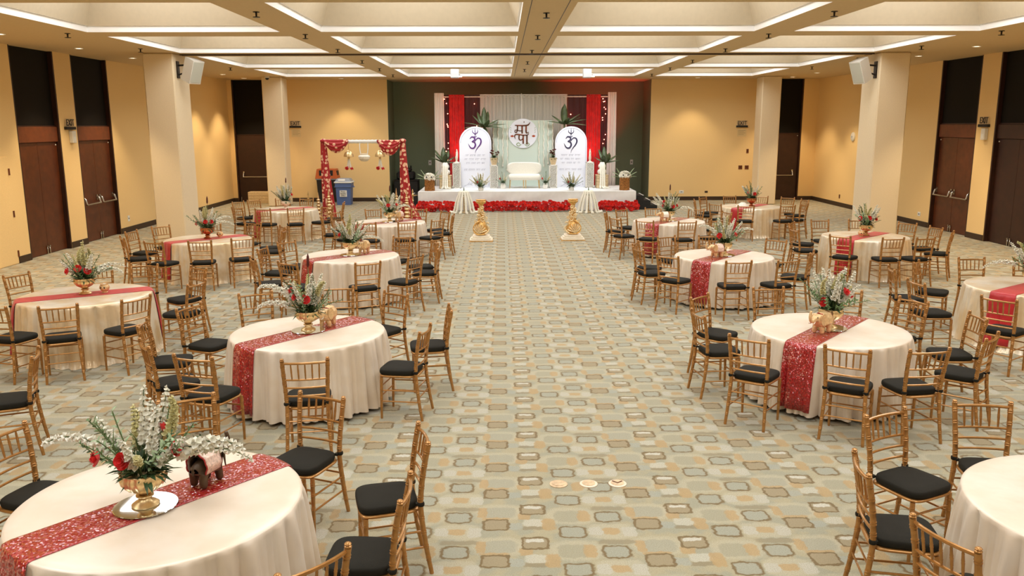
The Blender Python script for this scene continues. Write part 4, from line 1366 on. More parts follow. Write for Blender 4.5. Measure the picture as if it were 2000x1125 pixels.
centre('T1R', [('w', 95, 12, .50), ('w', 62, 22, .50), ('a', 172, 38, .5), ('s', 20, 34, .45), ('a', 5, 55, .5)], [(-0.1, -0.12, 0.13, .04), (0.12, -0.1, 0.13, .04)], seed=8, extra='white spikes and roses')
centre('T2R', [('w', 120, 14, .46), ('w', 140, 24, .44), ('w', 100, 8, .44), ('w', 30, 20, .48), ('w', 15, 30, .48), ('s', 90, 4, .42), ('s', 60, 12, .40), ('g', 165, 36, .46), ('w', -60, 14, .34), ('w', 170, 34, .36)],
       [(-0.12, -0.10, 0.10, .042), (0.10, -0.08, 0.20, .042), (0.17, -0.03, 0.16, .038)], seed=9, ele=(GOLD, GOLD, R(125), 'cream elephant figurine with its head down'), ele_off=-0.24, extra='upright white spikes with roses')
centre('T3R', [('a', 170, 24, .46), ('w', 150, 12, .44), ('w', 90, 6, .46), ('s', 60, 10, .46), ('s', 110, 8, .44), ('a', 10, 28, .46), ('w', 0, 34, .44), ('w', 20, 20, .44), ('w', -80, 16, .34)],
       [(-0.11, -0.11, 0.13, .042), (0.15, -0.06, 0.14, .038)], seed=10, ele=(GOLD, 'blanket', R(110), 'cream elephant figurine with raised trunk'), ele_off=-0.26, extra='dense cream spikes with two roses')
centre('T4R', [('w', 160, 34, .5), ('w', 168, 44, .48), ('w', 175, 54, .44), ('w', 95, 4, .44), ('w', 60, 10, .42), ('g', 20, 22, .46), ('g', 45, 14, .46), ('a', 0, 58, .5), ('w', -80, 14, .3)],
       [(-0.14, -0.06, 0.14, .036), (-0.13, -0.05, 0.22, .034), (0.05, -0.12, 0.12, .042), (0.15, -0.04, 0.13, .036)], seed=11, cat=True, ele=(GOLD, 'white_petal', R(100), 'white and gold elephant figurine'), ele_off=-0.24, extra='fan of white spikes with roses')
centre('T5R', [('w', 150, 34, .46), ('w', 95, 8, .46), ('s', 60, 12, .42), ('a', 160, 50, .5), ('w', 20, 22, .42)], [(-0.14, -0.08, 0.12, .04), (0.1, -0.1, 0.14, .04)], seed=12, mirror=False, extra='white spikes and roses')
centre('T6R', [('s', 90, 6, .42), ('s', 60, 14, .38), ('w', 20, 34, .42), ('w', 150, 30, .36), ('g', 110, 10, .44), ('g', 70, 14, .44)],
       [(-0.15, -0.08, 0.14, .042), (-0.01, -0.13, 0.15, .042), (0.13, -0.09, 0.13, .042)], seed=13, mirror=False, pot=-0.2, extra='three roses before green branches')
centre('T7R', [('w', 160, 34, .42), ('s', 60, 20, .40), ('g', 95, 4, .48), ('g', 120, 12, .42), ('w', 150, 22, .36)],
       [(-0.13, -0.07, 0.14, .04), (0.03, -0.13, 0.13, .042)], seed=14, bowl='copper', mirror=False, extra='green branches with two roses', pot=None)
g_ = MB()
def gz(u, v):
    a, r = 2 * PI * u, 0.02 + 0.12 * v
    return (r * math.cos(a) * (1.2 + .2 * math.sin(3 * a)), r * math.sin(a), 0.11 * (1 - v) ** 0.7 + 0.012 * math.sin(7 * a + 5 * v) * (1 - v) + 0.004)
g_.grid(gz, 32, 8, wrap=True)
g_ = g_.build('gauze_bundle', 'white_petal', None, loc=(6.42, 22.28, TZ + 0.01))
tag(g_, 'crumpled white gauze bundle beside the flowers on wall-row table near stage steps', 'gauze')

# ================================================================== the stage
SZ = 0.67
SX0, SX1, SY0, SY1 = -2.95, 4.62, 29.05, 31.95
stg = thing('stage', 'low stage covered in white cloth with a skirted front', 'stage', ((SX0 + SX1) / 2, (SY0 + SY1) / 2, 0))
hx, hy = (SX1 - SX0) / 2, (SY1 - SY0) / 2
MB().b2(-hx + 0.04, hx - 0.04, -hy + 0.04, hy, 0.0, SZ - 0.012).build('platform', 'black_soft', stg, smooth=False)
MB().b2(-hx, hx, -hy, hy, SZ - 0.014, SZ - 0.002, bev=0.005).build('top_cloth', 'white_cloth', stg, smooth=False)
def skirt(x0, x1, seed):
    rn = random.Random(seed)
    ph = [rn.uniform(0, 6) for _ in range(4)]
    def fn(u, v):
        x = x0 + (x1 - x0) * u
        d = v * (0.012 + 0.010 * math.sin(x * 9 + ph[0]) + 0.010 * math.sin(x * 23 + ph[1] + v * 2)) + 0.012 * math.sin((x * 3.1 + ph[2]) + v * 5) * math.sin(PI * v)
        return (x, -hy - 0.004 - d - 0.05 * v, SZ - 0.004 - v * (SZ - 0.02))
    return MB().grid(fn, int((x1 - x0) * 26) + 2, 12)
for (a, b, s) in ((-hx, -0.72, 1), (-0.72, 2.08, 2), (2.085, hx, 3)):
    skirt(a, b, s).build('skirt_panel', 'white_cloth', stg, ang=60)
for sx in (-1, 1):
    def fn(u, v, sx=sx):
        y = -hy + 2 * hy * u
        return (sx * (hx + 0.004 + 0.05 * v + 0.012 * v * math.sin(y * 14)), y, SZ - 0.004 - v * (SZ - 0.02))
    MB().grid(fn, 40, 8).build('skirt_side', 'white_cloth', stg, ang=60)
# red flower garlands on the floor along the skirt
ROSE2 = []
for sd in (11, 12, 13):
    r_ = make_rose(sd)
    r_.materials.append(MATS['red_petal'])
    ROSE2.append(r_)
for r_ in ROSE2[1:]:
    r_.materials.clear()
    r_.materials.append(MATS['coral_petal'])
for gi, (x0, x1, n, lab) in enumerate(((-2.95, -1.62, 34, 'red flower garland on the floor before the stump with white flowers, arch half'), (-1.05, 2.35, 92, 'long red flower garland on the floor along the middle of the stage'), (3.2, 4.68, 38, 'red flower garland on the floor beside the black stage steps'))):
    gd = thing('flower_garland', lab, 'flowers', ((x0 + x1) / 2, 28.78, 0), 0, 'red garlands along the stage')
    rn = random.Random(40 + gi)
    w_ = x1 - x0
    fo = MB()
    for k in range(int(w_ * 60)):
        xx = rn.uniform(-w_ / 2, w_ / 2)
        a = rn.uniform(0, 2 * PI)
        leaf(fo, (xx, rn.uniform(-0.08, 0.06), rn.uniform(0.02, 0.2)), (math.cos(a), math.sin(a) - 0.5, rn.uniform(0.1, 1.0)), rn.uniform(0.1, 0.2), 0.05, 0.3, n=3)
    f = fo.build('foliage', 'leaf_dark', gd)
    f['kind'] = 'stuff'
    for k in range(n):
        u = (k + 0.5) / n
        lay = k % 3
        xx = -w_ / 2 + w_ * u + rn.uniform(-0.03, 0.03)
        zz = (0.09, 0.19, 0.28)[lay] + rn.uniform(-0.03, 0.03)
        yy = (-0.13, -0.10, -0.02)[lay] + rn.uniform(-0.03, 0.03)
        r = rn.uniform(0.065, 0.092)
        o = obj('bloom', ROSE2[rn.randrange(3)], None, gd, (xx, yy, zz))
        o.rotation_euler = Vector((rn.uniform(-.5, .5), -1.0, rn.uniform(0.2, 1.0))).to_track_quat('Z', 'Y').to_euler()
        o.scale = (r, r, r)
# white strands falling from a pot before the stage
def strand_radius(i, n, r):
    return r * (0.82 + 0.25 * (i % 2))
def strands(parent, top, n, rad, z0, rn, name='flower_strand', spread=0.3, front=False):
    for k in range(n):
        a = -PI / 2 + (k - (n - 1) / 2) * (PI * 1.12 / (n - 1))
        dx, dy = math.cos(a), math.sin(a)
        P = crom([(top[0], top[1], top[2]), (top[0] + dx * rad * 0.5, top[1] + dy * rad * 0.5, top[2] + 0.04), (top[0] + dx * rad * 0.85, top[1] + dy * rad * 0.85, top[2] - 0.14),
                  (top[0] + dx * rad * 1.15, top[1] + dy * rad * 1.15, (top[2] + z0) / 2), (top[0] + dx * rad * 1.5, top[1] + dy * rad * 1.5, z0 + 0.035), (top[0] + dx * (rad * 1.5 + spread), top[1] + dy * (rad * 1.4 + spread * 0.8), z0 + 0.032)], 6)
        MB().tube(P, [strand_radius(i, len(P), 0.04) for i in range(len(P))], 7).build(name, 'white_petal', parent)
for (x, lab) in ((-1.33, 'white flower strands falling from a dark pot before the stage, arch half'), (2.90, 'white flower strands falling from a dark pot before the stage steps half')):
    s = thing('strand_fountain', lab, 'decoration', (x, 28.40, 0), 0, 'white strand stands before the stage')
    MB().lathe([(0.12, 0), (0.12, 0.02), (0.03, 0.04), (0.025, 0.55), (0.06, 0.6)], 12).build('stand', 'crate_wood', s, fix=True)
    MB().lathe([(0.05, 0.58), (0.12, 0.62), (0.14, 0.67), (0.11, 0.71), (0.04, 0.74), (0.015, 0.78), (0.012, 0.84), (0.003, 0.87)], 14).build('pot', 'leaf_dark', s, fix=True)
    strands(s, (0, 0, 0.68), 8, 0.24, 0.012, RND, spread=0.14)

# backdrop: frame and hung cloths
YD = 32.32
fr = thing('backdrop_frame', 'white pipe frame carrying the stage drapes', 'frame', (0.86, YD, 0))
for xx in (-3.4, -0.15, 3.36):
    MB().tube([(xx, 0.0, 0.0), (xx, 0.0, 4.02), (xx, 0, 4.10)], [0.045, 0.045, 0.02], 10).build('post', 'white_plastic', fr)
    MB().b2(xx - 0.25, xx + 0.25, -0.05, 0.4, 0, 0.02).build('foot_plate', 'white_plastic', fr, smooth=False)
MB().tube([(-3.42, 0, 3.98), (3.38, 0, 3.98)], 0.025, 8).build('crossbar', 'white_plastic', fr)
def drape(x0, x1, z0, z1, y, seed, nf, amp, flare=0.0):
    rn = random.Random(seed)
    p1, p2 = rn.uniform(0, 6), rn.uniform(0, 6)
    def fn(u, v):
        s = 0.75 * math.sin(2 * PI * nf * u + p1) + 0.35 * math.sin(2 * PI * nf * 1.7 * u + p2 + v)
        k = 0.35 + 0.65 * min(1, v * 3)
        xm = (x0 + x1) / 2
        return (xm + (x0 + (x1 - x0) * u - xm) * (1 + flare * v), y + amp * s * k, z1 - (z1 - z0) * v)
    return MB().grid(fn, max(12, int(nf * 9)), 10)
wl = drape(-2.58, -2.22, 0.02, 4.12, YD - 0.03, 1, 4, 0.035, 0.12).build('white_drape', 'cream_fringe', None, ang=60)
tag(wl, 'narrow white pleated drape at the backdrop edge above the equipment cart', 'drape')
wr = drape(3.98, 4.30, 0.02, 4.14, YD - 0.03, 2, 4, 0.035, 0.12).build('white_drape', 'pink_drape', None, ang=60)
tag(wr, 'narrow pinkish white drape at the backdrop edge near the stage steps', 'drape')
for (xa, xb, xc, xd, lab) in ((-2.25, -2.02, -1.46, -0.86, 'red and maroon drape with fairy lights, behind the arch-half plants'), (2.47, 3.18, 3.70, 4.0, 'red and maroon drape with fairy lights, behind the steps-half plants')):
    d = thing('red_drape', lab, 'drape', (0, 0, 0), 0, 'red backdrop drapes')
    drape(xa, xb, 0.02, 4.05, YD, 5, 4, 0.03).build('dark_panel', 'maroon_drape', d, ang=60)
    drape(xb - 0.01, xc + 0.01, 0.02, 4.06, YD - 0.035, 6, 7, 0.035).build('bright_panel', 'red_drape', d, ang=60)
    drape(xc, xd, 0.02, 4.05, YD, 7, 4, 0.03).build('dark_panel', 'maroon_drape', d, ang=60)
    rn = random.Random(int(xa * 10))
    for k in range(15):
        a, b = ((xa, xb) if (xa < 0) == (k % 4 != 3) else (xc, xd))
        MB().ball((rn.uniform(a + 0.05, b - 0.05), YD - 0.085, rn.uniform(1.5, 3.9)), 0.016, 6, 5).build('fairy_light', 'fairy', d)
fc = thing('string_curtain', 'white string curtain hanging at the centre of the backdrop', 'curtain', (0, 0, 0))
m = MB()
rn = random.Random(5)
for k in range(190):
    xx = -0.85 + 3.28 * (k + 0.5) / 190
    dy = 0.03 * math.sin(k * 0.8) + rn.uniform(-0.01, 0.01)
    m.tube([(xx, YD - 0.02 + dy, 4.04), (xx + rn.uniform(-.006, .006), YD - 0.02 + dy, 2.2), (xx, YD - 0.02 + dy, 0.03)], 0.0085, 4, cap=False)
st = m.build('strings', 'cream_fringe', fc)
st['kind'] = 'stuff'
MB().b2(-0.86, 2.44, YD - 0.06, YD + 0.02, 4.03, 4.07).build('header_band', 'white_cloth', fc, smooth=False)
MB().grid(lambda u, v: (-0.85 + 3.28 * u, YD + 0.02 + 0.012 * math.sin(u * 90), 4.04 - 4.0 * v), 120, 3).build('lining', 'cream_fringe', fc)

# lettered arched boards
OM = [([(0.10, 0.80), (0.24, 0.95), (0.44, 0.90), (0.47, 0.72), (0.26, 0.58), (0.46, 0.52), (0.53, 0.30), (0.40, 0.08), (0.18, 0.08), (0.04, 0.26), (-0.04, 0.44)], [.05, .10, .12, .12, .06, .11, .13, .12, .10, .06, .01]),
      ([(0.46, 0.54), (0.56, 0.70), (0.72, 0.86), (0.92, 0.80), (0.98, 0.58), (0.88, 0.32), (0.70, 0.10), (0.56, -0.12), (0.50, -0.34)], [.03, .06, .08, .11, .12, .10, .07, .035, .008]),
      ([(0.42, 1.02), (0.54, 0.96), (0.66, 1.04)], [.01, .06, .01])]
TRI = [([(0.54, 1.10), (0.54, 1.50), (0.54, 1.68)], [.05, .055, .01]), ([(0.34, 1.62), (0.33, 1.40), (0.54, 1.24), (0.75, 1.40), (0.74, 1.62)], [.012, .055, .065, .055, .012])]
def strokes(m, S_, ox, oz, sc, y, n=6):
    for pts, wd in S_:
        P = crom([Vector((a, b, w_)) for (a, b), w_ in zip(pts, wd)], n)
        m.ribbon([(ox + p.x * sc, oz + p.y * sc) for p in P], [max(0.002, p.z * sc) for p in P], y, 0.006)
    return m
def lines_of_text(m, x0, x1, z, h, y, rn):
    x = x0
    while x < x1:
        wl_ = rn.uniform(0.10, 0.24)
        e = min(x + wl_, x1)
        m.b2(x, e, y, y + 0.004, z + h, z + h + 0.010)
        k = x + 0.015
        while k < e - 0.01:
            m.b2(k, k + 0.009, y, y + 0.004, z, z + h)
            if rn.random() < 0.6:
                m.b2(k - 0.022, k, y, y + 0.004, z + h * rn.uniform(0.2, 0.5), z + h * rn.uniform(0.2, 0.5) + 0.010)
            k += rn.uniform(0.032, 0.055)
        x = e + 0.05
def arch_outline(hw, zt, n=24, z0=0.0):
    zs = zt - hw
    return [(-hw, z0), (hw, z0)] + [(hw * math.cos(PI * i / n), zs + hw * math.sin(PI * i / n)) for i in range(n + 1)]
for (cx, ink, lab, sd) in ((-1.01, 'ink_purple', 'white arched board with a purple sacred symbol and trident', 1), (2.50, 'ink_navy', 'white arched board with a dark blue sacred symbol and trident', 2)):
    b = thing('arched_board', lab, 'sign board', (cx, 31.0, SZ), 0, 'arched boards on the stage')
    MB().prism(arch_outline(0.585, 2.21), 0.0, 0.06).build('board', 'board_white', b, smooth=False, fix=True)
    oo, ii = arch_outline(0.55, 2.175), arch_outline(0.525, 2.15)
    m = MB()
    n = len(oo)
    m.add([(p[0], -0.012, p[1]) for p in oo] + [(p[0], -0.012, p[1]) for p in ii] + [(p[0], 0.0, p[1]) for p in oo] + [(p[0], 0.0, p[1]) for p in ii],
          [(i, i + 1, n + i + 1, n + i) for i in range(1, n - 1)] + [(i, 2 * n + i, 2 * n + i + 1, i + 1) for i in range(1, n - 1)] + [(n + i, n + i + 1, 3 * n + i + 1, 3 * n + i) for i in range(1, n - 1)])
    m.build('border_moulding', 'board_edge', b, smooth=False, fix=True)
    sy = strokes(strokes(MB(), OM, -0.24, 1.40, 0.46, -0.010), TRI, -0.24, 1.40, 0.44, -0.010)
    sy.build('symbol', ink, b, smooth=False, fix=True)
    t = MB()
    rn = random.Random(sd)
    for k, (z, w_) in enumerate(((1.14, 0.36), (1.00, 0.40), (0.86, 0.34), (0.62, 0.42))):
        lines_of_text(t, -w_, w_, z, 0.055, -0.006, rn)
    t.build('lettering', 'ink_grey', b, smooth=False)
    lw = MB()
    for k in range(16):
        a = rn.uniform(0.2, 2.9)
        x0 = rn.uniform(-0.5, 0.5)
        leaf(lw, (x0, -0.004, rn.uniform(0.02, 0.1)), (math.cos(a), -0.02, math.sin(a)), rn.uniform(0.08, 0.2), 0.03, 0.0, up=(0, 1, 0), n=3)
    lw.build('printed_leaves', 'ink_grey', b)
# mint panel, disc sign, hanging strings
mp = MB().b2(-0.38, 1.86, 31.72, 31.76, SZ, 3.10, bev=0.01).build('mint_panel', 'mint', None, smooth=False)
tag(mp, 'pale mint green panel standing behind the loveseat', 'panel')
ds = thing('disc_sign', 'round white sign with brown Hindi lettering above the loveseat', 'sign', (0.75, 31.718, 2.62))
RX = Matrix.Rotation(PI / 2, 3, 'X')
MB().lathe([(0.02, 0.0), (0.535, 0.0), (0.545, 0.02), (0.535, 0.04), (0.02, 0.04)], 48, mtx=RX).build('disc', 'board_white', ds, fix=True)
MA = [([(-0.30, 0.30), (0.05, 0.29), (0.20, 0.32), (0.27, 0.42)], [.03, .05, .05, .01]), ([(-0.20, 0.29), (-0.205, 0.15), (-0.24, 0.04), (-0.30, 0.06), (-0.27, 0.13), (-0.12, 0.10), (-0.04, 0.10)], [.05, .05, .04, .03, .03, .03, .03]),
      ([(-0.03, 0.29), (-0.03, 0.0)], [.055, .055]), ([(0.12, 0.29), (0.12, 0.06), (0.16, 0.02), (0.22, 0.06)], [.055, .055, .04, .01]), ([(0.03, 0.42), (0.055, 0.42)], [.05, .05])]
PA = [([(-0.28, -0.20), (-0.31, -0.10), (-0.24, -0.03), (0.0, -0.06), (0.18, -0.05), (0.22, 0.03)], [.015, .04, .045, .04, .03, .01]), ([(-0.14, -0.06), (-0.145, -0.18), (-0.11, -0.24), (-0.03, -0.22), (0.0, -0.16)], [.05, .05, .04, .035, .03]),
      ([(0.01, -0.06), (0.01, -0.38)], [.055, .055]), ([(0.15, -0.05), (0.15, -0.36), (0.17, -0.40)], [.055, .055, .02])]
strokes(strokes(MB(), MA, 0, 0, 1.0, -0.052), PA, 0, 0, 1.0, -0.052).build('lettering', 'ink_brown', ds, smooth=False, fix=True)
hi = [([(-0.22, 0.305), (0.0, 0.30)], [.012, .012]), ([(-0.03, 0.26), (-0.03, 0.12)], [.018, .018]), ([(0.12, 0.27), (0.12, 0.12)], [.018, .018]), ([(-0.2, -0.035), (0.1, -0.055)], [.012, .012]), ([(0.01, -0.1), (0.01, -0.28)], [.018, .018])]
strokes(MB(), hi, 0, 0, 1.0, -0.058).build('letter_highlight', 'ink_rust', ds, smooth=False, fix=True)
m = MB()
for (a, b, n_) in ((-0.40, -0.10, 5), (0.40, -0.10, 5)):
    for k in range(n_):
        an = PI / 2 + (k - 2) * 0.5
        leaf(m, (a, -0.046, b - 0.03), (math.cos(an), -0.02, math.sin(an)), 0.09, 0.04, 0, up=(0, 1, 0), n=3)
m.build('lotus_print', 'ink_rust', ds)
m = MB()
for sx in (-1, 1):
    for k in range(3):
        leaf(m, (sx * 0.44, -0.046, 0.02 + 0.08 * k), (sx * 0.5, -0.02, 1), 0.07, 0.025, 0, up=(0, 1, 0), n=3)
    strokes(m, [([(sx * 0.06, -0.40), (sx * 0.16, -0.46), (sx * 0.24, -0.40), (sx * 0.16, -0.34), (sx * 0.1, -0.40)], [.02, .03, .03, .03, .02])], 0, 0, 1.0, -0.048)
m.build('leaf_print', 'leaf_pale', ds)
for k, (xx, ln) in enumerate(((-0.36, 1.3), (-0.18, 1.45), (0.0, 1.6), (0.17, 1.75), (1.35, 1.75), (1.53, 1.6), (1.69, 1.5), (1.87, 1.3))):
    s = thing('flower_string', 'long white flower string hanging in front of the mint panel', 'garland', (xx, 31.692, 3.09), 0, 'white strings before the mint panel')
    P = [(0.012 * math.sin(i * 1.3 + k), 0, -ln * i / 26) for i in range(27)]
    MB().tube(P, [0.022 * (0.7 + 0.45 * (i % 2)) for i in range(27)], 7).build('strand', 'white_petal', s)
    MB().lathe([(0.012, 0), (0.026, -0.04), (0.03, -0.09), (0.02, -0.1)], 10, (P[-1][0], 0, -ln)).build('end_bell', 'white_petal', s, fix=True)
# cream loveseat
ls = thing('loveseat', 'cream textured loveseat on slim legs at centre stage', 'sofa', (0.785, 30.72, SZ))
MB().box(0, -0.02, 0.40, 1.16, 0.56, 0.22, bev=0.06).build('seat', 'cream_boucle', ls, ang=60)
def bk(u, v):
    a = 2 * PI * u
    ca, sa = math.cos(a), math.sin(a)
    X = 0.63 * math.copysign(abs(ca) ** 0.45, ca)
    Z = 0.70 + 0.225 * math.copysign(abs(sa) ** 0.55, sa)
    q = (v - 0.5) * 2
    k = (1 - abs(q) ** 4 * 0.12)
    return (X * k, 0.24 - 0.10 * math.copysign(min(1, abs(q) * 1.25), q), 0.70 + (Z - 0.70) * k)
MB().grid(bk, 48, 9, wrap=True).add([bk(i / 48, 0.0) for i in range(48)], [tuple(range(48))]).add([bk(i / 48, 1.0) for i in range(48)], [tuple(range(47, -1, -1))]).build('backrest', 'cream_boucle', ls, ang=60, fix=True)
for (a, b) in ((-0.52, -0.24), (0.52, -0.24), (-0.52, 0.22), (0.52, 0.22), (-0.04, -0.24), (0.04, -0.24)):
    MB().tube([(a * 1.04, b, 0.0), (a, b, 0.30)], [0.016, 0.022], 8).build('leg', 'brass', ls)
# lattice pedestals and what stands on them
def lattice_box(cx, cy, w_, h, lab):
    p = thing('lattice_pedestal', lab, 'pedestal', (cx, cy, SZ), 0, 'white lattice pedestals')
    MB().b2(-w_ / 2 + 0.02, w_ / 2 - 0.02, -w_ / 2 + 0.02, w_ / 2 - 0.02, 0.005, h - 0.03).build('inner_shade', 'shade_black', p, smooth=False)  # near-black filler, paints the shaded inside seen between the slats
    f = MB()
    for sx in (-1, 1):
        for sy in (-1, 1):
            f.box(sx * (w_ / 2 - 0.0125), sy * (w_ / 2 - 0.0125), h / 2, 0.025, 0.025, h)
    for z in (0.015, h - 0.015):
        f.box(0, 0, z, w_, w_, 0.03)
    f.build('frame', 'white_plastic', p, smooth=False)
    for side in range(4):
        L = MB()
        step = 0.066
        M3 = Matrix.Rotation(side * PI / 2, 3, 'Z')
        n = int((w_ + h) / step) + 1
        for sg in (-1, 1):
            for k in range(n):
                c0 = -h + k * step
                pts = []
                for (u0, z0, u1, z1) in [(c0, 0.0, c0 + h, h)]:
                    ua, za, ub, zb = u0, z0, u1, z1
                    if ua < 0:
                        za += -ua
                        ua = 0
                    if ub > w_:
                        zb -= (ub - w_)
                        ub = w_
                    if ub <= ua:
                        continue
                    pts = [(ua - w_ / 2, za), (ub - w_ / 2, zb)]
                if not pts:
                    continue
                (a, za), (b, zb) = pts
                za, zb = 0.03 + za * (h - 0.06) / h, 0.03 + zb * (h - 0.06) / h
                q = [Vector((sg * a * 0.88, -w_ / 2 + 0.012, za)), Vector((sg * b * 0.88, -w_ / 2 + 0.012, zb))]
                L.tube([M3 @ v_ for v_ in q], 0.019, 4, flat=0.6)
        lt = L.build('lattice_panel', 'white_plastic', p, smooth=False)
        lt['kind'] = 'stuff'
    return p
PY = 30.72
for (cx, h, lab) in ((-1.69, 0.93, 'tall white lattice pedestal beside the purple lettered board, outer end'), (-0.33, 0.84, 'white lattice pedestal between the purple lettered board and the loveseat'), (1.83, 0.84, 'white lattice pedestal between the blue lettered board and the loveseat'), (3.17, 0.93, 'tall white lattice pedestal beside the blue lettered board, outer end')):
    lattice_box(cx, PY, 0.28, h, lab)
for (cx, lab) in ((-0.33, 'dark red flowers in a tan pot on the pedestal beside the purple board'), (1.83, 'dark red flowers in a tan pot on the pedestal beside the blue board')):
    p = thing('potted_flowers', lab, 'flowers', (cx, PY, SZ + 0.84), 0, 'potted dark red flowers')
    MB().lathe([(0.085, 0), (0.09, 0.02), (0.125, 0.16), (0.13, 0.22), (0.14, 0.24), (0.135, 0.25), (0.11, 0.22), (0.02, 0.21)], 20).build('pot', 'crate_wood', p, fix=True)
    rn = random.Random(int(cx * 9))
    for k in range(9):
        az, ti = rn.uniform(0, 6.28), rn.uniform(0.05, 0.7)
        L = rn.uniform(0.18, 0.36)
        v_ = Vector((math.cos(az) * math.sin(ti), math.sin(az) * math.sin(ti), math.cos(ti))) * L
        o = MB().tube([(0, 0, 0.2), tuple(v_ + Vector((0, 0, 0.2)))], 0.006, 5).build('stem', 'stem', p)
        r_ = obj('bloom', ROSE[k % 2].copy(), None, p, tuple(v_ + Vector((0, 0, 0.2))), None, 0.042)
        r_.data.materials.clear()
        r_.data.materials.append(MATS['wine_petal'])
    obj('foliage', FOL[1], None, p, (0, 0, 0.22), None, 1.1)['kind'] = 'stuff'
def bird(cx, lab):
    b = thing('bird_statuette', lab, 'figurine', (cx, PY, SZ + 0.93), 0, 'white bird statuettes')
    me = skin_mesh([(0, 0, 0.17), (0, -0.05, 0.21), (0, -0.075, 0.28), (0, -0.065, 0.34), (0, -0.085, 0.385), (0, -0.12, 0.38), (0, 0.05, 0.17), (0.01, 0.10, 0.24), (0.015, 0.11, 0.36), (0.01, 0.08, 0.50), (0, 0.0, 0.08), (0, 0.0, 0.02)],
                   [(0, 1), (1, 2), (2, 3), (3, 4), (4, 5), (0, 6), (6, 7), (7, 8), (8, 9), (0, 10), (10, 11)], [0.06, 0.045, 0.024, 0.022, 0.026, 0.006, 0.045, 0.035, 0.04, 0.012, 0.03, 0.05], 2)
    me.materials.append(MATS['white_petal'])
    zm = min(v_.co.z for v_ in me.vertices)
    obj('body', me, None, b, (0, 0, -zm))
    MB().lathe([(0.08, 0), (0.08, 0.015), (0.05, 0.03)], 14).build('base', 'white_petal', b, fix=True)
bird(-1.69, 'slim white bird statuette on the pedestal beside the purple board')
bird(3.17, 'slim white bird statuette on the pedestal beside the blue board')
# crates with double pots spilling white strands
for (cx, lab) in ((-2.09, 'behind the arch-half stump'), (3.60, 'behind the steps-half stump')):
    c = thing('wooden_crate', 'pale wooden crate on the stage ' + lab, 'crate', (cx, 30.6, SZ))
    for k in range(4):
        for (sx, sy, w_, d_) in ((0, -1, 0.44, 0.02), (0, 1, 0.44, 0.02), (-1, 0, 0.02, 0.4), (1, 0, 0.02, 0.4)):
            MB().box(sx * 0.21, sy * 0.19, 0.062 + k * 0.116, w_, d_, 0.108, bev=0.004).build('plank', 'crate_wood', c, smooth=False)
    MB().box(0, 0, 0.468, 0.46, 0.42, 0.02, bev=0.004).build('lid', 'crate_wood', c, smooth=False)
    p = thing('spilling_pot', 'white double pot spilling flower strands over the crate ' + lab, 'pot', (cx, 30.6, SZ + 0.479), 0, 'white spilling pots')
    MB().lathe([(0.07, 0), (0.14, 0.03), (0.17, 0.10), (0.15, 0.17), (0.09, 0.21), (0.12, 0.25), (0.145, 0.31), (0.12, 0.37), (0.085, 0.395), (0.10, 0.415), (0.095, 0.42), (0.06, 0.39), (0.01, 0.38)], 22).build('pot', 'white_plastic', p, fix=True, ang=60)
    for k in range(3):
        xo = (k - 1) * 0.05
        P = crom([(xo * .6, -0.02, 0.40), (xo, -0.13, 0.42), (xo * 1.2, -0.22, 0.28), (xo * 1.3, -0.27, 0.0), (xo * 1.4, -0.29, -0.25), (xo * 1.6, -0.33, -0.425), (xo * 3.0 + 0.05, -0.55, -0.434)], 6)
        MB().tube(P, [strand_radius(i, len(P), 0.034) for i in range(len(P))], 7).build('flower_strand', 'white_petal', p)
# large-leaved plants
def big_leaf(m, base, az, el, L, W, droop, roll=0.0, n=8):
    d = Vector((math.cos(az) * math.cos(el), math.sin(az) * math.cos(el), math.sin(el)))
    s = Vector((-math.sin(az), math.cos(az), 0))
    s = (Matrix.Rotation(roll, 3, d) @ s)
    b = Vector(base)
    vs = []
    for i in range(n + 1):
        t = i / n
        w_ = W * (math.sin(PI * min(1, 0.05 + 0.95 * t ** 0.85)) ** 0.7) + 0.012 * (1 - t)
        p = b + d * L * t - Vector((0, 0, 1)) * droop * L * t * t
        up = s.cross(d)
        vs += [p - s * w_ / 2 + up * w_ * 0.16, p, p + s * w_ / 2 + up * w_ * 0.16]
    fs = [(i * 3 + k, i * 3 + k + 1, i * 3 + k + 4, i * 3 + k + 3) for i in range(n) for k in (0, 1)]
    m.add(vs, fs)
    return m
def plant(cx, cy, zt, leaves, lab, stem_from=SZ, mt='leaf_big'):
    p = thing('leafy_plant', lab, 'plant', (cx, cy, stem_from))
    H = zt - stem_from
    MB().lathe([(0.10, 0), (0.13, 0.02), (0.15, 0.2), (0.155, 0.24), (0.14, 0.24), (0.02, 0.22)], 16).build('pot', 'white_plastic', p, fix=True)
    MB().tube([(0, 0, 0.2), (0.01, 0, H * 0.6), (0, 0, H)], [0.05, 0.04, 0.03], 8).build('stem', 'stem', p)
    for (az, el, L, W) in leaves:
        o = big_leaf(MB(), (0, 0, H - 0.06), R(az), R(el), L, W, 0.10 + 0.1 * math.cos(R(el)), 0.0).build('leaf', mt, p)
        sol = o.modifiers.new('thick', 'SOLIDIFY')
        sol.thickness = 0.006
plant(-0.68, 31.45, 2.92, [(95, 78, .85, 0.21), (70, 62, .78, 0.22), (130, 58, .8, 0.21), (165, 50, .72, 0.20), (178, 22, .85, 0.16), (190, 8, .8, 0.15), (5, 18, .85, 0.18), (-12, 8, .7, 0.19), (20, 35, .7, 0.20), (-60, 45, .5, 0.20), (-110, 30, .45, 0.20), (-80, -50, .55, 0.21)], 'tall leafy plant rising behind the purple lettered board')
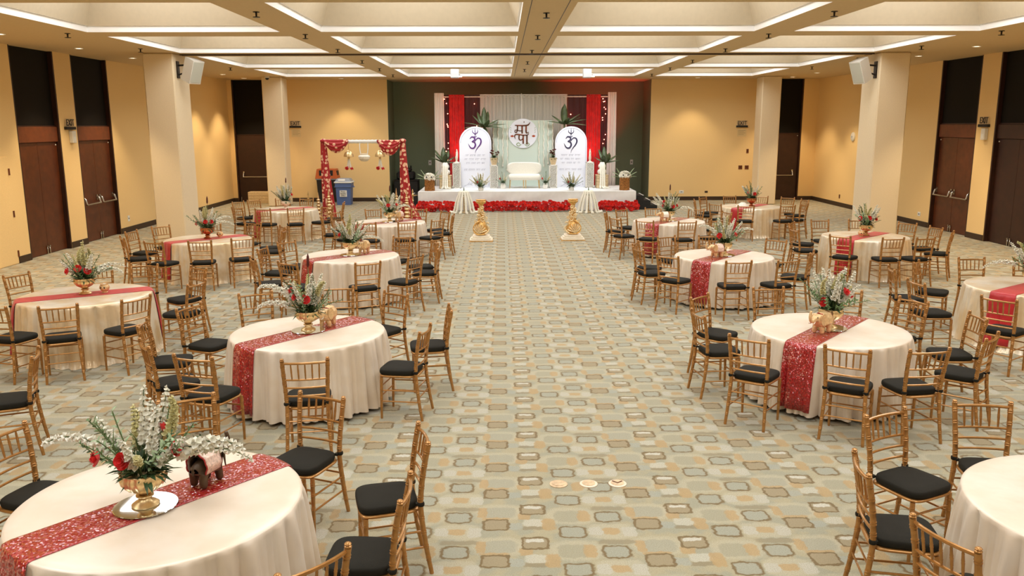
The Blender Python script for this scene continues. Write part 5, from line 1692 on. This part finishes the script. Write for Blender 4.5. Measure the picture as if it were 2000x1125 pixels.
plant(2.28, 31.45, 3.02, [(85, 82, .85, 0.21), (100, 70, .8, 0.20), (150, 40, .7, 0.21), (170, 20, .7, 0.20), (10, 40, .8, 0.18), (0, 22, .9, 0.18), (-10, 8, .85, 0.19), (25, 30, .8, 0.19), (-70, 40, .5, 0.21), (-120, 25, .5, 0.22)], 'tall leafy plant rising behind the blue lettered board')
plant(-2.18, 31.3, 1.62, [(100, 72, .7, 0.21), (150, 55, .72, 0.20), (170, 32, .6, 0.19), (60, 60, .62, 0.20), (25, 35, .55, 0.20), (5, 12, .5, 0.20), (200, 50, .55, 0.19), (-70, 60, .5, 0.20)], 'low leafy plant before the red drape, arch half')
plant(3.80, 31.3, 1.60, [(95, 70, .75, 0.19), (130, 60, .7, 0.19), (60, 50, .6, 0.21), (25, 38, .65, 0.22), (5, 20, .6, 0.20), (165, 35, .5, 0.21), (-60, 55, .5, 0.22), (-110, 50, .5, 0.21)], 'low leafy plant before the red drape, steps half')
# log stumps with white flower mounds
for (cx, lab, fl_) in ((-2.58, 'arch half of the stage', 1), (4.28, 'steps half of the stage', 2)):
    s = thing('log_stump', 'rough bark log standing on the ' + lab, 'log', (cx, 29.5, SZ))
    rn = random.Random(fl_)
    H = 0.40 if fl_ == 1 else 0.45
    def bark(u, v):
        a = 2 * PI * u
        r = 0.165 + 0.012 * math.sin(9 * a) + 0.008 * math.sin(17 * a + 5 * v) + 0.006 * math.sin(31 * a)
        return (r * math.cos(a), r * math.sin(a), H * v)
    MB().grid(bark, 72, 6, wrap=True).build('bark', 'bark', s, ang=60)
    MB().lathe([(0.16, H - 0.02), (0.16, H), (0.02, H + 0.002)], 30).build('cut_face', 'crate_wood', s, fix=True)
    f = thing('flower_mound', 'mound of white flowers with dark eyes on the log, ' + lab, 'flowers', (cx, 29.5, SZ + H + 0.003), 0, 'white flower mounds')
    MB().ball((0, 0, 0.02), (0.18, 0.16, 0.16), 18, 8).build('mound', 'white_petal', f)
    for k in range(26):
        a = rn.uniform(0, 2 * PI)
        e = rn.uniform(0.0, 1.4)
        d = Vector((math.cos(a) * math.cos(e), math.sin(a) * math.cos(e), math.sin(e)))
        w_ = MB()
        for q in range(6):
            an = q * PI / 3
            t_ = d.orthogonal().normalized()
            b_ = d.cross(t_)
            leaf(w_, (0, 0, 0), (t_ * math.cos(an) + b_ * math.sin(an)) + d * 0.35, 0.085, 0.06, 0.0, up=tuple(d), n=3)
        w_.ball((0, 0, 0), 0.03, 8, 5)
        o = w_.build('bloom', 'white_petal', f)
        o.location = (d.x * 0.19, d.y * 0.17, 0.03 + d.z * 0.16)
    for sx in (-1, 1):
        MB().ball((sx * 0.085, -0.215, 0.085), (0.026, 0.02, 0.026), 10, 6).build('dark_eye', 'ink_black', f)
    for k, (az, el, L) in enumerate(((175, 40, .45), (160, 15, .42), (190, 65, .5), (5, 40, .45), (20, 15, .4), (-10, 62, .5))):
        o = big_leaf(MB(), (0.1 * math.cos(R(az)), 0.04, 0.0), R(az), R(el), L, 0.13, 0.25).build('leaf', 'leaf_pale', f)
        sol = o.modifiers.new('thick', 'SOLIDIFY')
        sol.thickness = 0.005
# vases of flowers along the stage
def vase(cx, cy, h, r, seed, lab, sc, sp):
    v_ = thing('vase_of_flowers', lab, 'flowers', (cx, cy, SZ), 0, 'vases of flowers on the stage')
    MB().lathe([(r * .7, 0), (r * .75, 0.01), (r, h * .45), (r * .7, h * .85), (r * .85, h), (r * .7, h), (0.01, h * .9)], 18).build('vase', 'white_plastic', v_, fix=True, ang=60)
    bouquet(v_, h, seed, sp, [(-0.1, -0.06, 0.16, .035)], False, sc, 7)
vase(-0.78, 29.4, 0.14, 0.10, 21, 'spreading white bouquet in a pale vase before the purple board', 1.05, [('w', 150, 40, .5), ('w', 120, 20, .5), ('w', 60, 18, .48), ('w', 20, 38, .5), ('s', 90, 8, .46), ('w', 175, 52, .45), ('w', 5, 50, .42), ('a', -60, 25, .4)])
vase(2.40, 29.4, 0.14, 0.10, 22, 'spreading white bouquet in a pale vase before the blue board', 1.05, [('w', 150, 38, .5), ('w', 120, 18, .52), ('w', 60, 16, .52), ('w', 20, 36, .5), ('g', 90, 5, .5), ('g', 175, 45, .45), ('g', 5, 45, .46), ('s', -60, 20, .4)])
vase(0.0, 30.35, 0.20, 0.10, 23, 'small white bouquet beside the loveseat, purple board side', 0.72, [('w', 150, 25, .5), ('w', 60, 12, .55), ('w', 20, 28, .5), ('g', 90, 5, .6)])
vase(1.53, 30.35, 0.20, 0.10, 24, 'small white bouquet beside the loveseat, blue board side', 0.72, [('w', 150, 25, .5), ('g', 60, 12, .6), ('w', 20, 28, .5), ('g', 100, 8, .6)])
# black steps at both ends of the stage
for (sx, x0, lab) in ((1, SX1 + 0.07, 'black stage steps with pale edges by the yellow wall'), (-1, SX0 - 0.07, 'black stage steps with pale edges by the equipment cart')):
    s = thing('stage_steps', lab, 'steps', (x0, 29.75 if sx > 0 else 30.2, 0))
    for k in range(3):
        h = 0.5 - 0.17 * k
        a, b = sorted((sx * 0.24 * k, sx * 0.24 * (k + 1)))
        st = MB().b2(a, b, -0.5, 0.5, 0, h).build('step', 'black_soft', s, smooth=False)
        e = sx * 0.24 * (k + 1)
        MB().b2(min(e, e - sx * 0.035), max(e, e - sx * 0.035) + 0.002, -0.5, 0.5, h, h + 0.006).build('nosing', 'white_plastic', st, smooth=False)
# black equipment cart at the end of the stage
e = thing('equipment_cart', 'black cart stacked with dark equipment before the green wall', 'equipment', (-3.85, 33.6, 0))
MB().b2(-0.48, 0.48, -0.32, 0.32, 0.06, 0.78, bev=0.02).build('cabinet', 'black_soft', e, smooth=False)
MB().b2(-0.5, 0.5, -0.34, 0.34, 0.78, 0.81, bev=0.005).build('top_shelf', 'bin_black', e, smooth=False)
MB().b2(-0.38, 0.34, -0.25, 0.25, 0.81, 1.12, bev=0.06).build('amplifier', 'black_soft', e)
MB().b2(-0.22, 0.22, -0.2, 0.2, 1.12, 1.26, bev=0.05).build('mixer', 'bin_black', e)
for k in range(4):
    MB().lathe([(0.03, 0), (0.04, 0.02), (0.02, 0.05), (0.035, 0.07), (0.01, 0.1)], 8, (-0.18 + 0.12 * k, 0, 1.26)).build('knob', 'black_soft', e, fix=True)
for sx in (-1, 1):
    for sy in (-1, 1):
        MB().lathe([(0.035, -0.02), (0.05, -0.01), (0.05, 0.01), (0.035, 0.02)], 12, (sx * 0.4, sy * 0.25, 0.05), mtx=RX).build('castor', 'dark_metal', e, fix=True)
# brass lamps
def oil_lamp(x, y, h, lab):
    l = thing('brass_oil_lamp', lab, 'lamp', (x, y, 0))
    MB().lathe([(0.13, 0), (0.14, 0.02), (0.06, 0.05), (0.03, 0.09), (0.045, 0.13), (0.022, 0.17), (0.022, h * .45), (0.04, h * .48), (0.022, h * .52), (0.02, h * .68)], 14).build('stem', 'brass', l, fix=True)
    MB().lathe([(0.02, h * .66), (0.08, h * .69), (0.15, h * .715), (0.155, h * .73), (0.10, h * .72), (0.02, h * .71)], 18, rib=(5, 0.12)).build('dish', 'brass', l, fix=True)
    MB().lathe([(0.02, h * .7), (0.035, h * .76), (0.015, h * .82), (0.03, h * .88), (0.02, h * .94), (0.003, h)], 12).build('finial', 'brass', l, fix=True)
oil_lamp(-3.12, 28.9, 0.78, 'slim brass oil lamp standing beside the stage corner')
oil_lamp(-6.02, 25.9, 0.95, 'slim brass oil lamp standing beside the dotted-cloth arch')
# gilded pedestals in the aisle
def gilded(x, y, flip, lab):
    p = thing('gilded_pedestal', lab, 'pedestal', (x, y, 0), 0, 'gilded pedestals in the aisle')
    MB().box(0, 0, 0.008, 0.61, 0.5, 0.016).build('gold_plinth', 'gold_leaf', p, smooth=False)
    for k, (w_, z0, z1) in enumerate(((0.59, 0.016, 0.06), (0.52, 0.06, 0.10), (0.44, 0.10, 0.15))):
        MB().box(0, 0, (z0 + z1) / 2, w_, w_ * 0.82, z1 - z0, bev=0.012).build('base_step', 'cream_plaster', p, smooth=False)
    MB().lathe([(0.10, 0.15), (0.15, 0.18), (0.168, 0.26), (0.155, 0.36), (0.115, 0.46), (0.075, 0.55), (0.062, 0.63), (0.072, 0.70), (0.062, 0.78), (0.045, 0.86), (0.06, 0.93), (0.09, 0.97)], 40, rib=(10, 0.07)).build('body', 'gold_leaf', p, fix=True, ang=60)
    f = flip
    for k in range(8):
        t = k / 7
        a = R(20 + 125 * t)
        P = crom([(f * -0.06, -0.17, 0.20), (f * (-0.06 + 0.10 * math.cos(a)), -0.185, 0.20 + 0.12 * math.sin(a)), (f * (-0.06 + 0.22 * math.cos(a) * (1 - 0.3 * t)), -0.16, 0.20 + 0.24 * math.sin(a))], 5)
        MB().tube(P, [0.008 + 0.009 * i / len(P) for i in range(len(P))], 6).build('fan_rib', 'cream_gold', p)
    P = crom([(f * 0.10, -0.16, 0.19), (f * 0.19, -0.12, 0.26), (f * 0.205, -0.10, 0.34), (f * 0.15, -0.12, 0.40), (f * 0.13, -0.14, 0.45), (f * 0.17, -0.15, 0.485), (f * 0.205, -0.15, 0.455)], 6)
    MB().tube(P, [0.026 - 0.010 * i / len(P) for i in range(len(P))], 8).build('swan_neck', 'cream_gold', p)
    P = crom([(f * 0.10, -0.16, 0.18), (f * -0.10, -0.17, 0.185), (f * -0.19, -0.13, 0.27), (f * -0.185, -0.11, 0.38), (f * -0.12, -0.12, 0.47), (f * -0.02, -0.13, 0.52)], 6)
    MB().tube(P, 0.017, 8).build('border_scroll', 'gold_leaf', p)
    def spiral(cx, cz, y_, r0, turns, sg, ph):
        return [(cx + sg * (r0 * (1 - 0.8 * i / 20)) * math.cos(ph + turns * 2 * PI * i / 20), y_, cz + (r0 * (1 - 0.8 * i / 20)) * math.sin(ph + turns * 2 * PI * i / 20)) for i in range(21)]
    for (cx, cz, y_, r0, sg, ph) in ((f * 0.05, 0.56, -0.12, 0.07, f, 1.2), (f * -0.06, 0.63, -0.11, 0.06, -f, 0.6), (f * 0.07, 0.72, -0.11, 0.062, f, 1.8), (f * -0.05, 0.78, -0.10, 0.055, -f, 1.0), (f * 0.04, 0.87, -0.09, 0.05, f, 2.2), (f * -0.12, 0.50, -0.10, 0.05, f, 2.0), (f * 0.12, 0.58, -0.06, 0.05, -f, 0.2)):
        P = spiral(cx, cz, y_, r0, 1.35, sg, ph)
        MB().tube(P, [0.017 - 0.008 * i / 20 for i in range(21)], 6).build('scroll', 'cream_gold', p)
    for k in range(5):
        m_ = MB()
        a = -PI / 2 + (k - 2) * 0.75
        big_leaf(m_, (0.05 * math.cos(a), 0.05 * math.sin(a), 0.50 + 0.09 * (k % 3)), a, R(62), 0.2, 0.07, 0.5)
        o = m_.build('acanthus_leaf', 'cream_gold', p)
        sol = o.modifiers.new('thick', 'SOLIDIFY')
        sol.thickness = 0.008
    MB().lathe([(0.07, 0.95), (0.12, 0.98), (0.135, 1.01), (0.11, 1.035), (0.13, 1.05), (0.125, 1.062), (0.02, 1.066)], 24, rib=(12, 0.04)).build('capital', 'gold_leaf', p, fix=True, ang=60)
gilded(-0.57, 21.42, 1, 'gilded scrolled pedestal on the aisle, arch half')
gilded(1.80, 21.52, -1, 'gilded scrolled pedestal on the aisle, steps half')

# ================================================================== dotted-cloth arch
AY = 25.8
ar = thing('fabric_arch', 'freestanding frame draped with red dotted cloth', 'arch', (-4.25, AY, 0))
HW, AZ = 1.20, 2.45
for sx in (-1, 1):
    MB().tube([(sx * HW, 0, 0), (sx * HW, 0, AZ)], 0.03, 10).build('post', 'white_plastic', ar)
    MB().b2(sx * HW - 0.22, sx * HW + 0.22, -0.22, 0.22, 0, 0.012).build('foot_plate', 'white_plastic', ar, smooth=False)
MB().tube([(-HW, 0, AZ), (HW, 0, AZ)], 0.032, 10).build('crossbar', 'white_plastic', ar)
m = MB()
P = [(x, 0.0, AZ) for x in [-0.5 + 0.06 * i for i in range(18)]]
m.tube(P, [0.05 + 0.012 * (i % 2) for i in range(18)], 10)
m.build('white_wrap', 'white_cloth', ar)
for sx in (-1, 1):
    def colm(u, v, sx=sx):
        a = 2 * PI * u
        t = 1 - v
        r = (0.075 + 0.02 * math.sin(PI * v)) + 0.13 * t ** 2.2
        r *= 1 + 0.16 * math.sin(7 * a + 2 * v) + 0.08 * math.sin(13 * a)
        lean = 0.10 * t ** 2 + (0.22 * max(0, t - 0.75) * 4 if sx > 0 else 0) * max(0, math.cos(a))
        return (sx * HW + r * math.cos(a) + lean, r * 0.85 * math.sin(a), 0.01 + (AZ + 0.04) * v)
    MB().grid(colm, 56, 26, wrap=True).build('cloth_column', 'dotted_cloth', ar, ang=60)
    def swag(u, v, sx=sx):
        x = sx * (HW - 0.04 - 0.72 * u)
        w_ = 0.72 / 2
        dep = (0.36 if sx < 0 else 0.44) * (1 - (2 * u - 1) ** 2) ** 0.8
        z = AZ + 0.05 - v * dep - 0.03 * v
        return (x, -0.07 - 0.07 * math.sin(PI * min(1, v * 1.0)) - 0.012 * math.sin(v * 26), z)
    sw = MB().grid(swag, 24, 24).build('swag', 'dotted_cloth', ar, ang=60)
    sol = sw.modifiers.new('thick', 'SOLIDIFY')
    sol.thickness = 0.02
    MB().ball((sx * HW, -0.01, AZ + 0.02), (0.11, 0.10, 0.07), 14, 8).build('knot', 'dotted_cloth', ar)
for (dx, lab) in ((-0.45, 'brass umbrella bell with red tassel flowers, next to the hung swag over the bins'), (0.50, 'brass umbrella bell with red tassel flowers, next to the swag by green wall')):
    b = thing('hanging_bell', lab, 'hanging ornament', (-4.25 + dx, AY - 0.02, AZ - 0.05), 0, 'bells hung from the dotted-cloth arch')
    MB().tube([(0, 0, 0.0), (0, 0, -0.22)], 0.006, 6).build('cord', 'brass', b)
    MB().lathe([(0.01, -0.20), (0.05, -0.22), (0.10, -0.27), (0.14, -0.34), (0.15, -0.40), (0.145, -0.405), (0.12, -0.38), (0.02, -0.25)], 20, rib=(8, 0.03)).build('umbrella', 'brass', b, fix=True)
    MB().lathe([(0.10, -0.395), (0.07, -0.30), (0.02, -0.26)], 14).build('inner_bell', 'white_cloth', b, fix=True)
    MB().lathe([(0.03, -0.40), (0.035, -0.46), (0.028, -0.48)], 10).build('clapper', 'brass', b, fix=True)
    for k in range(7):
        a = 2 * PI * k / 7
        MB().tube(crom([(0.02 * math.cos(a), 0.02 * math.sin(a), -0.47), (0.04 * math.cos(a), 0.04 * math.sin(a), -0.6), (0.07 * math.cos(a), 0.07 * math.sin(a), -0.74)], 4), 0.011, 5).build('tassel', 'white_petal', b)
        o = obj('tassel_flower', ROSE[k % 2], None, b, (0.085 * math.cos(a), 0.085 * math.sin(a), -0.77 + 0.02 * (k % 3)), (1.2 * math.sin(a * 3), 1.0, a), 0.045)
pt = thing('hanging_pot', 'round white pot slung by white straps from the dotted-cloth arch', 'hanging ornament', (-4.23, AY - 0.02, AZ - 0.5))
MB().lathe([(0.02, -0.10), (0.10, -0.085), (0.165, -0.02), (0.17, 0.04), (0.13, 0.10), (0.10, 0.115), (0.12, 0.135), (0.115, 0.14), (0.08, 0.11), (0.01, 0.1)], 24).build('pot', 'cream_plaster', pt, fix=True, ang=60)
for sx in (-1, 1):
    MB().tube(crom([(sx * 0.10, 0, 0.10), (sx * 0.125, -0.01, 0.3), (sx * 0.12, 0, 0.50)], 5), 0.028, 8, flat=0.5).build('strap', 'white_cloth', pt)
MB().lathe([(0.170, 0.03), (0.178, 0.05), (0.152, 0.085)], 24, rib=(12, 0.03), cap=False).build('petal_band', 'white_petal', pt, fix=True)
# towers of stacked brass pots at the arch feet
for i, (dx, dy, n, h) in enumerate(((-1.42, -0.10, 7, 0.92), (-1.05, -0.34, 8, 1.06), (1.00, -0.30, 8, 1.06), (1.30, -0.22, 8, 0.98))):
    t = thing('pot_tower', 'tapering tower of stacked brass pots, %s' % ('outermost at the arch foot near the bins', 'inner one at the arch foot near the bins', 'inner one at the arch foot near the stage', 'outermost at the arch foot near the stage')[i], 'ornament', (-4.25 + dx, AY + dy, 0), 0, 'brass pot towers')
    z = 0.0
    hs = [1.0 - 0.075 * k for k in range(n)]
    sc = (h * 0.80) / sum(hs)
    for k in range(n):
        hh = hs[k] * sc
        r = 0.115 - 0.0085 * k
        MB().lathe([(r * .35, z), (r * .6, z + hh * .12), (r, z + hh * .42), (r * .95, z + hh * .55), (r * .5, z + hh * .85), (r * .35, z + hh)], 16).build('pot', 'brass_pale', t, fix=True, ang=60)
        z += hh
    MB().lathe([(0.03, z), (0.022, z + 0.06), (0.003, h)], 10).build('spire', 'brass_pale', t, fix=True)

# red can lights
for i, (x, y, z, tg, pw) in enumerate(RED_CANS):
    c = thing('red_can_light', 'small black red-beam can light %s' % ('behind the purple lettered board', 'behind the blue lettered board', 'behind the backdrop, equipment cart end', 'behind the backdrop, stage steps end')[i], 'light', (x, y, z))
    MB().b2(-0.08, 0.08, -0.06, 0.06, 0, 0.02).build('base', 'black_soft', c, smooth=False)
    q = (Vector(tg) - Vector((x, y, z + 0.2))).to_track_quat('Z', 'Y').to_matrix()
    MB().lathe([(0.05, -0.12), (0.06, -0.1), (0.065, -0.02)], 14, (0, 0, 0.14), mtx=q).tube([(0.07, 0, 0.01), (0.075, 0, 0.12), (0.05, 0, 0.12)], 0.008, 6).build('can', 'black_soft', c)

# ================================================================== bins and the box in the doorway
b = thing('litter_bin', 'tall black litter bin with an orange hooded top', 'bin', (-6.76, 32.47, 0))
MB().box(0, 0, 0.46, 0.66, 0.5, 0.88, taper=1.14).build('body', 'bin_black', b, smooth=False)
MB().box(0, 0, 0.915, 0.82, 0.62, 0.05, bev=0.01).build('rim', 'bin_grey', b, smooth=False)
hd = MB().box(0, 0, 1.12, 0.84, 0.64, 0.36, taper=0.84).build('hood', 'bin_orange', b, smooth=False)
MB().box(0, -0.29, 1.15, 0.52, 0.03, 0.2).build('opening_shade', 'ink_black', hd, smooth=False)  # black block painting the shade inside the hood's opening
for sx in (-1, 1):
    MB().box(sx * 0.385, 0, 1.14, 0.03, 0.3, 0.18).build('side_opening_shade', 'ink_black', hd, smooth=False)  # same painted shade for the openings at the sides
MB().box(0, 0, 0.02, 0.7, 0.54, 0.04).build('base', 'bin_grey', b, smooth=False)
b = thing('recycling_bin', 'blue recycling bin with a grey lid and printed white label', 'bin', (-5.98, 31.65, 0))
MB().box(0, 0, 0.40, 0.50, 0.46, 0.80, taper=1.14).build('body', 'bin_blue', b, smooth=False)
MB().box(0, 0, 0.74, 0.61, 0.56, 0.18, bev=0.015).build('collar', 'bin_blue', b, smooth=False)
MB().box(0, 0, 0.845, 0.66, 0.61, 0.05, bev=0.01).build('rim', 'paper', b, smooth=False)
ld = MB().box(0, 0, 0.925, 0.62, 0.58, 0.12, taper=0.72).build('lid', 'bin_grey', b, smooth=False)
MB().box(-0.05, -0.252, 0.93, 0.26, 0.02, 0.07, mtx=Matrix.Rotation(-0.62, 3, 'X')).build('lid_label', 'paper', ld, smooth=False)
for sx in (-1, 1):
    MB().tube(crom([(sx * 0.31, -0.1, 0.70), (sx * 0.36, -0.1, 0.66), (sx * 0.36, 0.1, 0.66), (sx * 0.31, 0.1, 0.70)], 4), 0.014, 6).build('handle', 'bin_blue', b)
lb = MB().box(0.0, -0.268, 0.43, 0.27, 0.006, 0.24, mtx=Matrix.Rotation(0.04, 3, 'X')).build('label', 'paper', b, smooth=False)
for i, s in enumerate(('Plastic', 'Bottles', 'ONLY')):
    tm = text_mesh(s, 0.07, 0.002)
    tm.transform(Matrix.Translation((0, -0.275, 0.50 - 0.07 * i)) @ Matrix.Rotation(PI / 2, 4, 'X'))
    tm.materials.append(MATS['ink_black'])
    obj('print', tm, None, lb)
b = thing('low_box', 'low beige panelled box standing in the dark doorway by the pillar', 'box', (-9.35, 32.35, 0))
MB().box(0, 0, 0.22, 0.85, 0.4, 0.44, bev=0.01).build('body', 'crate_wood', b, smooth=False)
for z in (0.12, 0.22, 0.32):
    MB().box(0, -0.203, z, 0.80, 0.012, 0.075, bev=0.003).build('slat', 'crate_wood', b, smooth=False)
